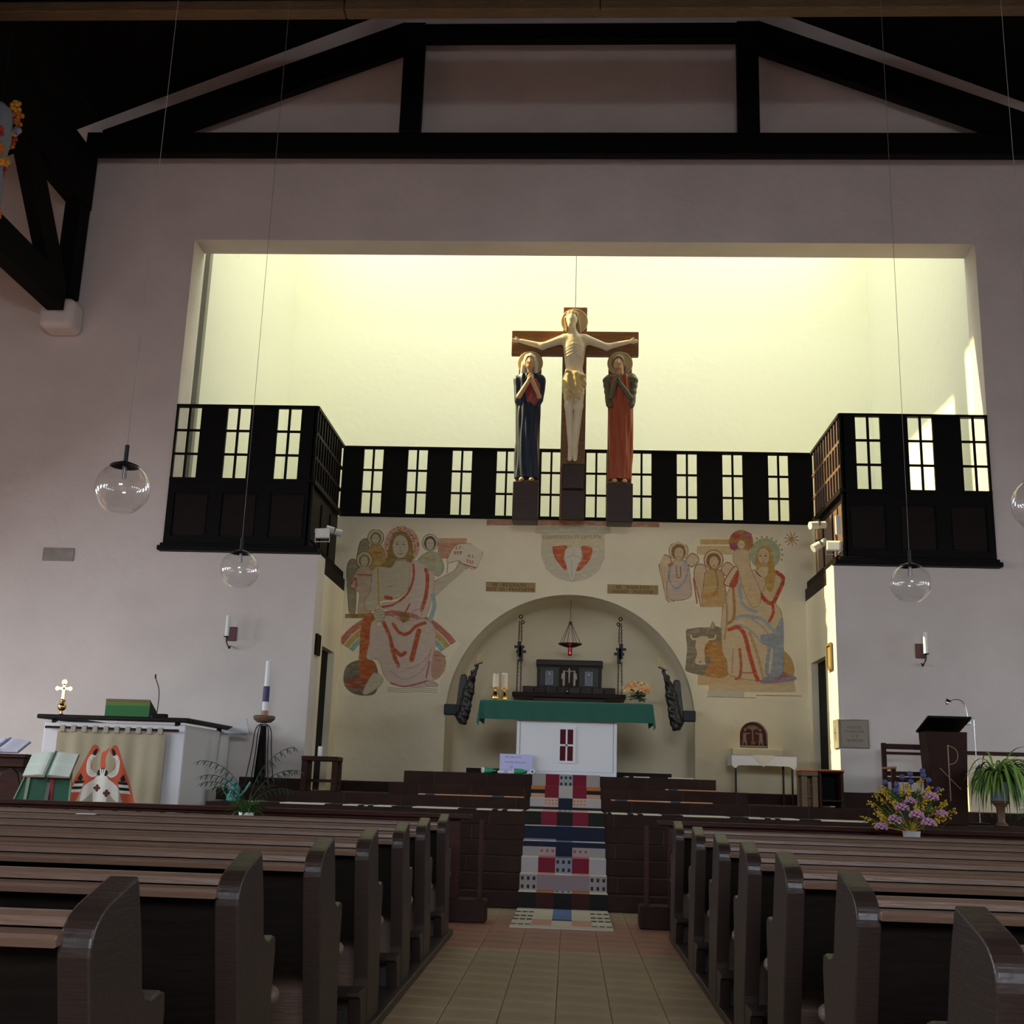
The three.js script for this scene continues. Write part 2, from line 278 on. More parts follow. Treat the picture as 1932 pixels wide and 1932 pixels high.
// sanctuary floors and steps, block by block
struct('floor', bx(-4.4, 7.5, 0, 0.945, -16.56, -14.4), M.step, 'red-brown floor of the sanctuary platform');
struct('floor', bx(-4.7, 7.5, 0.945, 1.09, -16.56, -15.84), M.step, 'raised red-brown floor before the chancel');
struct('floor', bx(-3.8, 3.77, 0.9, 1.09, -18.63, -16.56), M.step, 'red-brown chancel floor');
struct('floor', bx(-2.02, 1.98, 1.0, 1.404, -20.18, -18.63), M.step, 'floor of the altar niche');
struct('floor', bx(-2.45, 2.37, 1.09, 1.247, -18.6, -16.2), M.step, 'middle altar step');
struct('floor', bx(-2.3, 2.0, 1.247, 1.404, -18.6, -16.56), M.step, 'top altar step');
function stepRow(name, label, x0, x1, y0, y1, zf, depth, w, off, visible) {
  const o = structGroup(name, label); const cuts = [x0]; for (let x = off; x < x1; x += w) if (x > x0 + 0.05 && x > visible[0] && x < visible[1] && x < x1 - 0.05) cuts.push(x); cuts.push(x1);
  for (let i = 0; i + 1 < cuts.length; i++) mesh('step_block', rb(cuts[i] + 0.003, cuts[i + 1] - 0.003, y0, y1, zf - depth, zf, 0.006), rnd() > 0.5 ? M.step : M.step2, o);
  mesh('joint_bed', bx(x0 + 0.01, x1 - 0.01, y0, y1 - 0.006, zf - depth + 0.01, zf - 0.006), M.joint, o);
}
let trim = 3;
const ord = ['first', 'second', 'third', 'fourth', 'fifth', 'sixth', 'seventh', 'eighth', 'ninth', 'tenth'];
for (let i = 0; i < 6; i++) stepRow(`trim_${++trim}`, `${ord[i]} sanctuary step from the nave floor`, -4.4, 7.5, 0.1575 * i, 0.1575 * (i + 1), -12.51 - 0.315 * i, i < 5 ? 0.6 : 0.5, 0.74, -4.09 + (i % 2) * 0.18, [-2.4, 2.4]);
stepRow(`trim_${++trim}`, 'broad red-brown step across the whole sanctuary', -4.7, 7.5, 0.945, 1.09, -15.48, 0.36, 0.76, -4.5, [-5, 5]);
stepRow(`trim_${++trim}`, 'lower altar step', -2.45, 2.37, 1.09, 1.247, -15.84, 0.36, 0.71, -2.03, [-5, 5]);
stepRow(`trim_${++trim}`, 'upper altar step', -2.3, 2.0, 1.247, 1.404, -16.2, 0.36, 0.73, -1.87, [-5, 5]);
// dark skirtings
struct('baseboard_left', bx(-3.8, ARX - ARR, 1.09, 1.25, ZB, ZB + 0.03), M.base, 'dark skirting left of the niche');
struct('baseboard_right', bx(ARX + ARR, 3.77, 1.09, 1.25, ZB, ZB + 0.03), M.base, 'dark skirting right of the niche');
struct('baseboard_front', bx(3.8, 7.5, 1.09, 1.30, ZF, ZF + 0.03), M.base, 'dark skirting along the right front wall');
struct('baseboard_front_left', bx(-4.7, -3.8, 1.09, 1.25, ZF, ZF + 0.03), M.base, 'dark skirting along the left front wall');
struct('baseboard_niche', metric(prism(holed([[-2.02, 1.404], [1.98, 1.404], [1.98, 1.53], [-2.02, 1.53]], []), 0.03).translate(0, 0, -20.18)), M.base, 'dark skirting along the back of the niche');
// ---------------------------------------------------------------- roof timbers
{
  const t = thing('roof_truss', 'black timber roof truss standing against the front wall', 'truss', 0, 10.87, -16.2);
  const T = (n, g) => mesh(n, g.translate(0, -10.87, 16.2), M.blackWood, t);
  T('tie_beam', rb(-7.95, 7.95, 10.88, 11.27, -16.28, -16.12, 0.02));
  for (const [a, b] of [[-2.9, -2.56], [2.44, 2.78]]) T('post', rb(a, b, 11.27, 13.27, -16.28, -16.12, 0.02));
  T('collar_beam', rb(-2.56, 2.44, 12.93, 13.25, -16.27, -16.13, 0.02));
  T('rafter', metric(prism([[-7.7, 11.27], [-6.5, 11.27], [-2.9, 12.74], [-2.9, 13.27], [-7.7, 11.3]], 0.16).translate(0, 0, -16.28)));
  T('rafter', metric(prism([[7.62, 11.27], [6.4, 11.27], [2.78, 12.74], [2.78, 13.27], [7.62, 11.3]], 0.16).translate(0, 0, -16.28)));
  const t2 = thing('roof_truss', 'nearer tie beam with a pale lower timber crossing the top of the picture', 'truss', 0, 10.9, -12.8);
  mesh('pale_timber', [rb(-8.2, -3.1, 0, 0.15, -0.1, 0.1, 0.015), rb(-3.09, 0.2, 0, 0.15, -0.1, 0.1, 0.015), rb(0.21, 8.2, 0, 0.15, -0.1, 0.1, 0.015)], M.lightBeam, t2);
  mesh('tie_beam', rb(-8.2, 8.2, 0.155, 0.62, -0.14, 0.14, 0.02), M.blackWood, t2);
  for (const x of [-2.75, 2.6]) mesh('post', rb(x - 0.16, x + 0.16, 0.62, 2.9, -0.13, 0.13, 0.02), M.blackWood, t2);
}
{ // lattice girder along the left aisle, resting on a corbel of the front wall
  const t = thing('timber_girder', 'dark timber lattice girder running along the left side above the aisle', 'girder', -8.05, 8.1, -16.2);
  const G = (n, a, b, w, d) => mesh(n, bar([0, a[1] - 8.1, a[0] + 16.2], [0, b[1] - 8.1, b[0] + 16.2], w, d), M.roofWood, t);
  G('bottom_chord', [-16.05, 8.4], [7.6, 8.4], 0.26, 0.5);
  G('top_chord', [-16.5, 10.55], [7.6, 10.55], 0.3, 0.95);
  mesh('wall_post', rb(-0.13, 0.13, 0.4, 2.75, -0.32, 0.05, 0.02), M.roofWood, t);
  for (let k = 0; k < 5; k++) { const z = -15.95 + k * 4.6; G('brace', [z, 8.45], [z + 1.62, 10.3], 0.2, 0.46); G('brace', [z + 4.3, 8.45], [z + 2.7, 10.3], 0.2, 0.46); if (k) mesh('post', rb(-0.12, 0.12, 0.5, 2.1, z + 16.2 - 0.4, z + 16.2 - 0.1, 0.02), M.roofWood, t); }
  const c = mesh('corbel', metric(new RoundedBoxGeometry(0.54, 0.5, 0.46, 4, 0.11).translate(-8.08, 8.16, -16.34)), M.plaster); tag(c, 'rounded white plaster corbel carrying the girder on the front wall', 'corbel');
}
// ---------------------------------------------------------------- galleries: black panelled parapets with latticed openings
function lattice(parent, x0, x1, y0, y1, rows, cols, m = M.blackWood, w = 0.022, d = 0.03) {
  const g = [];
  for (let k = 1; k < cols; k++) { const x = x0 + (x1 - x0) * k / cols; g.push(bx(x - w / 1.3, x + w / 1.3, y0, y1, -d, 0)); }
  for (let k = 1; k < rows; k++) { const y = y0 + (y1 - y0) * k / rows; g.push(bx(x0, x1, y - w / 1.3, y + w / 1.3, -d + 0.002, -0.002)); }
  return mesh('lattice', g, m, parent);
}
function parapet(o, x0, x1, openings, y0, y1, floorY) { // local z: face at 0
  const yb = y0 - 0.03, edges = [x0, ...openings.flatMap(([a, b]) => [a, b]), x1];
  for (let i = 0; i < edges.length; i += 2) if (edges[i + 1] - edges[i] > 0.005) mesh('board', rb(edges[i], edges[i + 1], yb, y1 + 0.001, -0.06, 0, 0.004), M.blackWood, o);
  mesh('top_rail', rb(x0, x1, y1, y1 + 0.04, -0.08, 0.015, 0.006), M.blackWood, o);
  mesh('bottom_rail', rb(x0, x1, floorY, yb, -0.08, 0.015, 0.006), M.blackWood, o);
  for (const [a, b] of openings) lattice(o, a, b, yb, y1, 3, 2);
}
{
  const b = thing('gallery_parapet', 'long black wooden gallery parapet with ten latticed openings above the altar', 'parapet', 0, 0, -18.62);
  const op = []; for (let k = 0; k < 10; k++) { const x = -3.61 + 0.7585 * k; op.push([x, x + 0.335]); }
  parapet(b, -3.97, 3.95, op, 5.67, 6.78, 5.585);
  for (const [s, xo, xi, starts, label] of [[-1, -6.165, -3.95, [-6.135, -5.364, -4.575], 'black panelled left corner gallery with three latticed openings'], [1, 6.095, 3.92, [4.155, 4.925, 5.70], 'black panelled right corner gallery with three latticed openings, partly sunlit']]) {
    const g = thing('corner_gallery', label, 'gallery', 0, 0, -16.53);
    const lo = Math.min(xo, xi), hi = Math.max(xo, xi);
    parapet(g, lo, hi, starts.map((x) => [x, x + 0.366]), 5.68, 6.78, 5.60);
    // panelled lower front
    mesh('lower_board', bx(lo, hi, 4.62, 5.6, -0.06, -0.03), M.brownBlack, g);
    for (const [i, x] of starts.entries()) { // raised rails round each sunk panel
      const c = [lo + (hi - lo) * (i + 0.5) / 3], w = (hi - lo) / 6;
      mesh('panel', rb(c[0] - w + 0.12, c[0] + w - 0.12, 4.76, 5.40, -0.03, -0.012, 0.01), M.brownBlack, g);
      mesh('panel_frame', [bx(c[0] - w, c[0] - w + 0.1, 4.62, 5.6, -0.03, 0), bx(c[0] + w - 0.1, c[0] + w, 4.62, 5.6, -0.03, 0), bx(c[0] - w + 0.1, c[0] + w - 0.1, 4.62, 4.74, -0.03, 0), bx(c[0] - w + 0.1, c[0] + w - 0.1, 5.42, 5.6, -0.03, 0)], M.blackWood, g);
    }
    mesh('ledge', [rb(lo - (s < 0 ? 0.04 : 0.16), hi + (s > 0 ? 0.04 : 0.16), 4.50, 4.57, -0.08, 0.13, 0.01), rb(lo - (s < 0 ? 0.02 : 0.08), hi + (s > 0 ? 0.02 : 0.08), 4.57, 4.62, -0.08, 0.07, 0.01)], M.blackWood, g);
    // return side towards the altar wall
    const S = new THREE.Group(); S.name = 'return_side'; S.position.set(xi, 0, -2.05); S.rotation.y = Math.PI / 2 * (s < 0 ? 1 : -1); if (s > 0) S.position.z = 0; g.add(S);
    const L = 2.05, x0 = -2.05; // local x runs along z
    mesh('board', bx(x0, x0 + L, 5.6, 6.8, -0.06, -0.035), M.brownBlack, S);
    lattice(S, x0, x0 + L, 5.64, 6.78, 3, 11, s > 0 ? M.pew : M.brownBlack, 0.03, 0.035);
    mesh('top_rail', rb(x0, x0 + L, 6.76, 6.82, -0.07, 0.015), M.brownBlack, S); mesh('middle_rail', rb(x0, x0 + L, 5.58, 5.66, -0.07, 0.03), M.brownBlack, S);
    mesh('board', bx(x0, x0 + L, 4.62, 5.6, -0.06, -0.03), M.brownBlack, S);
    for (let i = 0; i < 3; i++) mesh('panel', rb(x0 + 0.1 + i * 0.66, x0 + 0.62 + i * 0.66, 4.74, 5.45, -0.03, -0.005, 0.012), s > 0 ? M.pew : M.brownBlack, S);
    mesh('ledge', rb(x0, x0 + L, 4.50, 4.62, -0.08, 0.13, 0.01), M.blackWood, S);
  }
}
// ---------------------------------------------------------------- pews
{
  const prof = [[0, 0.99], [0.09, 0.965], [0.14, 0.951], [0.17, 0.941], [0.194, 0.929], [0.212, 0.915], [0.225, 0.9], [0.233, 0.883], [0.237, 0.865], [0.236, 0.845], [0.06, 0.27], [0.03, 0.05], [-0.32, 0.05], [-0.31, 0.21], [-0.262, 0.43], [-0.268, 0.545], [-0.275, 0.655], [-0.262, 0.70], [-0.225, 0.71], [-0.17, 0.70], [-0.125, 0.712], [-0.1, 0.735], [-0.06, 0.86], [-0.012, 0.975]];
  const end = () => metric(prism(prof.map(([z, y]) => [-z, y - 0.05]), 0.06, 0.006).rotateY(Math.PI / 2)); // thickness along +x from 0
  const L = 6.0;
  const slab = (pts, len) => metric(prism(pts.map(([z, y]) => [-z, y - 0.05]), len, 0.004).rotateY(Math.PI / 2));
  const makePew = (s) => {
    const p = thing('pew', '', 'pew', 0, 0.05, 0, s < 0 ? 'left pews' : 'right pews');
    const X = (g) => g.translate(s < 0 ? -L : 0.06, 0, 0);
    mesh('end_panel', end().translate(s < 0 ? -0.06 : 0, 0, 0), M.pewEnd, p);
    mesh('end_panel', end().translate(s < 0 ? -L - 0.06 : L, 0, 0), M.pewEnd, p);
    const len = L - 0.06;
    mesh('backrest', X(slab([[0.15, 0.90], [0.185, 0.90], [0.06, 0.47], [0.025, 0.47]], len)), M.pewBack, p);
    mesh('top_rail', X(slab([[0.15, 0.918], [0.158, 0.93], [0.19, 0.93], [0.2, 0.92], [0.2, 0.9], [0.15, 0.9]], len)), M.pew, p);
    mesh('book_ledge', X(slab([[0.203, 0.896], [0.266, 0.892], [0.272, 0.884], [0.266, 0.866], [0.203, 0.87]], len)), M.pew, p);
    mesh('seat', [X(slab([[0.04, 0.475], [0.04, 0.505], [-0.38, 0.515], [-0.405, 0.505], [-0.41, 0.49], [-0.40, 0.476], [-0.37, 0.47]], len)), X(slab([[-0.29, 0.05], [-0.29, 0.47], [-0.26, 0.47], [-0.26, 0.05]], len))], M.pew, p);
    mesh('kneeler', [X(slab([[0.08, 0.205], [0.08, 0.235], [0.27, 0.235], [0.285, 0.22], [0.27, 0.205]], len)), X(slab([[0.07, 0.05], [0.07, 0.205], [0.1, 0.205], [0.1, 0.05]], len)), ...[0.2, 2, 4, 5.7].map((q) => bx(s < 0 ? -q : q, (s < 0 ? -q : q) + 0.05 * s, 0, 0.155, 0.1, 0.24))], M.pewEnd, p);
    mesh('nose_end', new THREE.SphereGeometry(0.04, 14, 10).scale(0.8, 0.8, 1.3).translate(s < 0 ? -0.03 : 0.03, 0.445, -0.385), M.pew, p);
    mesh('kneeler_end', metric(prism([[0.06, 0.15], [0.06, 0.185], [0.27, 0.185], [0.28, 0.17], [0.22, 0.15], [0.16, 0.0], [0.04, 0.0]].map(([z, y]) => [-z, y]), 0.055, 0.003).rotateY(Math.PI / 2).translate(s < 0 ? -0.056 : 0, 0, 0)), M.pewEnd, p);
    return p;
  };
  const place = ['front row', 'second row from the front', 'third row from the front', 'middle row', 'third row from the camera', 'second row from the camera', 'row nearest the camera'];
  for (const [s, X, zs] of [[-1, -0.99, [-9.71, -8.38, -7.30, -6.10, -4.97, -3.80, -2.71]], [1, 0.87, [-9.90, -8.39, -7.15, -6.06, -5.03, -3.89, -2.74]]]) {
    const first = makePew(s);
    zs.forEach((z, i) => { const o = i ? dup(first, '') : first; o.userData.label = `dark wooden church pew ${s < 0 ? 'left' : 'right'} of the aisle, ${place[i]}`; o.position.set(X, 0.05, z); });
  }
}
// ---------------------------------------------------------------- communion rail
{
  const bal = lathe([[0.045, 0], [0.045, 0.05], [0.02, 0.09], [0.036, 0.22], [0.04, 0.3], [0.022, 0.42], [0.018, 0.47], [0.03, 0.53], [0.044, 0.585], [0.046, 0.63], [0.028, 0.67], [0.026, 0.69]], 12);
  for (const [s, xs, label] of [[-1, -1.02, 'dark turned-baluster communion rail left of the steps'], [1, 0.93, 'dark turned-baluster communion rail right of the steps']]) {
    const o = thing('communion_rail', label, 'railing', xs, 0, -11.2);
    const Lr = 6.2, x = (a, b) => s < 0 ? [-b, -a] : [a, b];
    mesh('hand_rail', [rb(...x(-0.1, Lr), 0.915, 0.958, -0.1, 0.1, 0.012), rb(...x(0, Lr), 0.885, 0.915, -0.06, 0.06, 0.01)], M.redWood, o);
    mesh('base_rail', rb(...x(-0.1, Lr), 0.12, 0.195, -0.09, 0.09, 0.01), M.redWood, o);
    mesh('plinth', rb(...x(-0.25, Lr), 0, 0.12, -0.13, 0.13, 0.012), M.step, o);
    mesh('plinth_block', rb(...x(-0.27, 0.14), 0, 0.2, -0.15, 0.15, 0.015), M.step, o);
    for (const [a, b, d] of [[0, 0.115, 0.06], [-0.22, -0.175, 0.03]]) mesh('end_post', rb(...x(a, b), 0.195, 0.915, -d, d, 0.008), M.redWood, o);
    for (let k = 0; k < 25; k++) { const m = mesh('baluster', bal, M.redWood, o); m.position.set(s * (0.3 + 0.235 * k), 0.195, 0); }
  }
}
// ---------------------------------------------------------------- altar
{
  const a = thing('altar', 'white box altar with a framed front and four dark red panes', 'altar', -0.054, 1.404, -16.45);
  mesh('body', rb(-0.69, 0.69, 0, 0.93, -0.75, -0.03, 0.006), M.white, a);
  mesh('front_frame', [bx(-0.705, -0.665, 0, 0.93, -0.03, 0), bx(0.665, 0.705, 0, 0.93, -0.03, 0), bx(-0.665, 0.665, 0.0, 0.045, -0.03, 0), bx(-0.665, 0.665, 0.89, 0.93, -0.03, 0)], M.white, a);
  mesh('front_panel', rb(-0.655, 0.655, 0.055, 0.88, -0.03, -0.012, 0.006), M.white, a);
  mesh('pane_frame', [bx(-0.125, -0.092, 0.17, 0.67, -0.012, 0.014), bx(0.092, 0.125, 0.17, 0.67, -0.012, 0.014), bx(-0.092, 0.092, 0.17, 0.203, -0.012, 0.014), bx(-0.092, 0.092, 0.637, 0.67, -0.012, 0.014), bx(-0.012, 0.012, 0.203, 0.637, -0.012, 0.012), bx(-0.092, 0.092, 0.405, 0.43, -0.012, 0.012)], M.white, a);
  const red = dull([0.085, 0.003, 0.010], 0.5);
  for (const [x0, x1] of [[-0.092, -0.012], [0.012, 0.092]]) for (const [y0, y1] of [[0.203, 0.405], [0.43, 0.637]]) mesh('pane', bx(x0, x1, y0, y1, -0.012, 0.002), red, a);
  mesh('table_slab', rb(-1.17, 1.17, 0.93, 1.01, -0.85, 0.12, 0.01), M.white, a);
  // cloth: hangs over the front and ends, corners dropping lower
  const nx = 120, ny = 40, pos = [], idx = [], W = 1.185, zf = 0.135, zb = -0.86, drop = 0.27;
  const path = (s) => s; const cols = [];
  const sec = (u, v) => { // u across -1..1 (with end drops), v from back edge over the top to the front hem
    const xTop = W, tot = xTop + 0.30, xx = u * tot, over = Math.max(0, Math.abs(xx) - xTop), sgn = Math.sign(xx);
    const zt = zf - zb, vv = v * (zt + drop), fov = Math.max(0, vv - zt);
    let x = sgn * Math.min(Math.abs(xx), xTop), y = 1.016, z = zb + Math.min(vv, zt);
    const fold = 0.012 * Math.sin(xx * 9.0) + 0.009 * Math.sin(xx * 23 + 1.3);
    if (fov > 0 && over <= 0) { y -= fov; z += 0.008 + fold * fov / drop; }
    if (over > 0 && fov <= 0) { y -= over; x += sgn * (0.01 + 0.02 * over / 0.3 + 0.012 * Math.sin(z * 14) * over / 0.3); }
    if (over > 0 && fov > 0) { const d = Math.hypot(over, fov), k = Math.atan2(fov, over) / (Math.PI / 2); y -= Math.max(over, fov) + 0.28 * Math.min(over, fov); x += sgn * (0.03 + 0.10 * (1 - k) * d + 0.05 * Math.sin(k * 9) * d); z += 0.02 + 0.13 * k * d - 0.06 * Math.sin(k * 9) * d; }
    return [x, y, z];
  };
  for (let j = 0; j <= ny; j++) for (let i = 0; i <= nx; i++) pos.push(...sec(-1 + 2 * i / nx, j / ny));
  for (let j = 0; j < ny; j++) for (let i = 0; i < nx; i++) { const q = j * (nx + 1) + i; idx.push(q, q + nx + 1, q + 1, q + 1, q + nx + 1, q + nx + 2); }
  const g = new THREE.BufferGeometry(); g.setAttribute('position', new THREE.Float32BufferAttribute(pos, 3)); g.setIndex(idx); g.computeVertexNormals();
  const uv = []; for (let i = 0; i < pos.length; i += 3) uv.push(pos[i], pos[i + 1] + pos[i + 2]); g.setAttribute('uv', new THREE.Float32BufferAttribute(uv, 2));
  const green = M.greenCloth.clone(); green.side = THREE.DoubleSide;
  const c = mesh('altar_cloth', g, green); c.position.set(-0.07, 1.404, -16.45); tag(c, 'dark green cloth hanging over the altar top', 'cloth');
  const top = mesh('altar_runner', rb(-1.16, 1.16, 0, 0.006, -0.9, -0.02, 0.002), M.whiteCloth); top.position.set(-0.07, 2.421, -16.40); tag(top, 'white linen lying flat on the green altar cloth', 'cloth');
  // two candles on gilt goblet holders
  for (const [x, z, y, lab] of [[-1.085, -16.50, 2.428, 'left pillar candle on a gilt goblet holder on the altar'], [-0.965, -16.62, 2.428, 'right taller pillar candle on a gilt goblet holder on the altar']]) {
    const o = thing('candlestick', lab, 'candlestick', x, y, z, 'altar candles');
    mesh('holder', lathe([[0, 0], [0.05, 0], [0.056, 0.03], [0.05, 0.08], [0.03, 0.125], [0.014, 0.15], [0.03, 0.165], [0.075, 0.175], [0.07, 0.182], [0, 0.182]], 20), M.gold, o);
    mesh('candle', cyl(0.045, 0.043, x < -1 ? 0.19 : 0.215, 0, 0.182, 0, 18), M.wax, o);
    mesh('wick', cyl(0.002, 0.002, 0.015, 0, x < -1 ? 0.372 : 0.397, 0, 5), M.dark, o);
  }
  // altar bouquet
  const b = thing('flower_bouquet', 'round bouquet of orange and yellow blossoms in a low glass bowl on the altar', 'flowers', 0.945, 2.429, -16.52);
  mesh('bowl', lathe([[0.05, 0], [0.075, 0.02], [0.085, 0.06], [0.08, 0.062], [0.07, 0.022], [0, 0.012]], 18), M.glass, b);
  const petals = [[0.85, 0.30, 0.04], [0.80, 0.48, 0.06], [0.75, 0.20, 0.06], [0.85, 0.62, 0.30], [0.80, 0.40, 0.12]].map((c) => std(c, 0.7));
  const bl = []; for (let k = 0; k < 8; k++) bl.push(new THREE.SphereGeometry(0.5, 6, 4).scale(0.9, 0.25, 0.4).translate(0.45, 0.1, 0).rotateY(k * Math.PI / 4)); bl.push(new THREE.SphereGeometry(0.25, 6, 4).translate(0, 0.15, 0));
  const blossom = merge(bl);
  for (let k = 0; k < 46; k++) { const t = k * 2.39996, h = 1 - k / 46 * 1.05, r = Math.sqrt(Math.max(0, 1 - h * h)); const m = mesh('blossom', blossom, petals[k % 5], b); m.position.set(0.205 * r * Math.cos(t) + rnd(-0.015, 0.015), 0.165 + 0.145 * h, 0.19 * r * Math.sin(t)); m.scale.setScalar(rnd(0.026, 0.038)); m.quaternion.setFromUnitVectors(V(0, 1, 0), V(r * Math.cos(t), h + 0.4, r * Math.sin(t)).normalize()); }
  const lv = []; for (let k = 0; k < 60; k++) { const t = rnd(0, 6.28), l = rnd(0.1, 0.2); lv.push(new THREE.SphereGeometry(0.5, 6, 4).scale(0.045, 0.012, 0.11).translate(0, 0, 0.5 * l).rotateX(rnd(-0.5, 0.35)).rotateY(t).translate(rnd(-0.03, 0.03), rnd(0.06, 0.16), rnd(-0.03, 0.03))); }
  mesh('leaves', lv, M.leafDark, b);
  for (let k = 0; k < 9; k++) { const t = rnd(0, 6.28); mesh('grass_sprig', tube([[0.1 * Math.cos(t), 0.15, 0.1 * Math.sin(t)], [0.2 * Math.cos(t), 0.22, 0.2 * Math.sin(t)], [0.27 * Math.cos(t), 0.24 + rnd(-0.05, 0.07), 0.27 * Math.sin(t)]], 0.003, 4), petals[3], b); }
}
// paper sign and green bottles at the foot of the altar
{
  const t = canvasTex(512, 400, (x, w, h) => { x.fillStyle = '#c9c6ef'; x.fillRect(0, 0, w, h); x.strokeStyle = '#8f8cc4'; x.lineWidth = 5; for (const [y, n, x0] of [[72, 26, 84], [178, 34, 76]]) for (let k = 0; k < n; k++) { if (k % 9 === 6) continue; x.beginPath(); x.moveTo(x0 + k * 10.5, y); x.lineTo(x0 + 4 + k * 10.5, y - rnd(12, 26)); x.lineTo(x0 + 8 + k * 10.5, y - rnd(0, 8)); x.stroke(); } x.fillStyle = '#9fb2dc'; x.beginPath(); x.arc(185, 262, 26, 0, 7); x.fill(); x.fillStyle = '#b7d3ee'; x.beginPath(); x.moveTo(300, 300); x.lineTo(325, 240); x.lineTo(350, 300); x.fill(); });
  const s = thing('paper_sign', 'lavender-white paper sign with two lines of text leaning against the altar foot', 'sign', -0.755, 1.404, -16.37);
  const p = mesh('board', bx(-0.228, 0.228, 0, 0.275, -0.004, 0.004), std([0.72, 0.70, 0.80], 0.8), s); p.rotation.x = -0.12;
  const f = mesh('printed_sheet', new THREE.PlaneGeometry(0.45, 0.27).translate(0, 0.1375, 0.0046), new THREE.MeshStandardMaterial({ map: t, roughness: 0.8 }), s); f.rotation.x = -0.12;
  const gm = std([0.03, 0.42, 0.16], 0.35);
  [[-1.15, 0.5, 0.10], [-0.72, 0.15, 0.11], [-0.515, 1.5, 0.05]].forEach(([x, r, l], i) => {
    const o = thing('green_bottle', `${['left', 'middle', 'right'][i]} small green and white bottle lying before the paper sign`, 'bottle', x, 1.404, -16.27);
    const g = lathe([[0, 0], [0.035, 0.003], [0.038, 0.03], [0.034, l], [0.014, l + 0.05], [0.012, l + 0.09], [0, l + 0.09]], 14).rotateZ(-Math.PI / 2).translate(-l / 2, 0.038, 0);
    mesh('body', g, gm, o).rotation.y = r; mesh('cap', lathe([[0.018, 0], [0.039, 0.002], [0.039, 0.028], [0, 0.03]], 14).rotateZ(-Math.PI / 2).translate(-l / 2 - 0.026, 0.039, 0), M.waxWhite, o).rotation.y = r;
  });
  [[-1.0, 0.09], [-0.86, 0.07], [-0.59, 0.03]].forEach(([x, l], i) => { const o = mesh('paper_roll', lathe([[0.018, 0], [0.022, 0.01], [0.022, l], [0.018, l + 0.01]], 10).rotateZ(-Math.PI / 2).translate(0, 0.022, 0), M.whiteCloth); o.position.set(x, 1.404, -16.24); tag(o, `${['left', 'middle', 'right'][i]} short white roll lying among the green bottles`, 'roll'); });
}
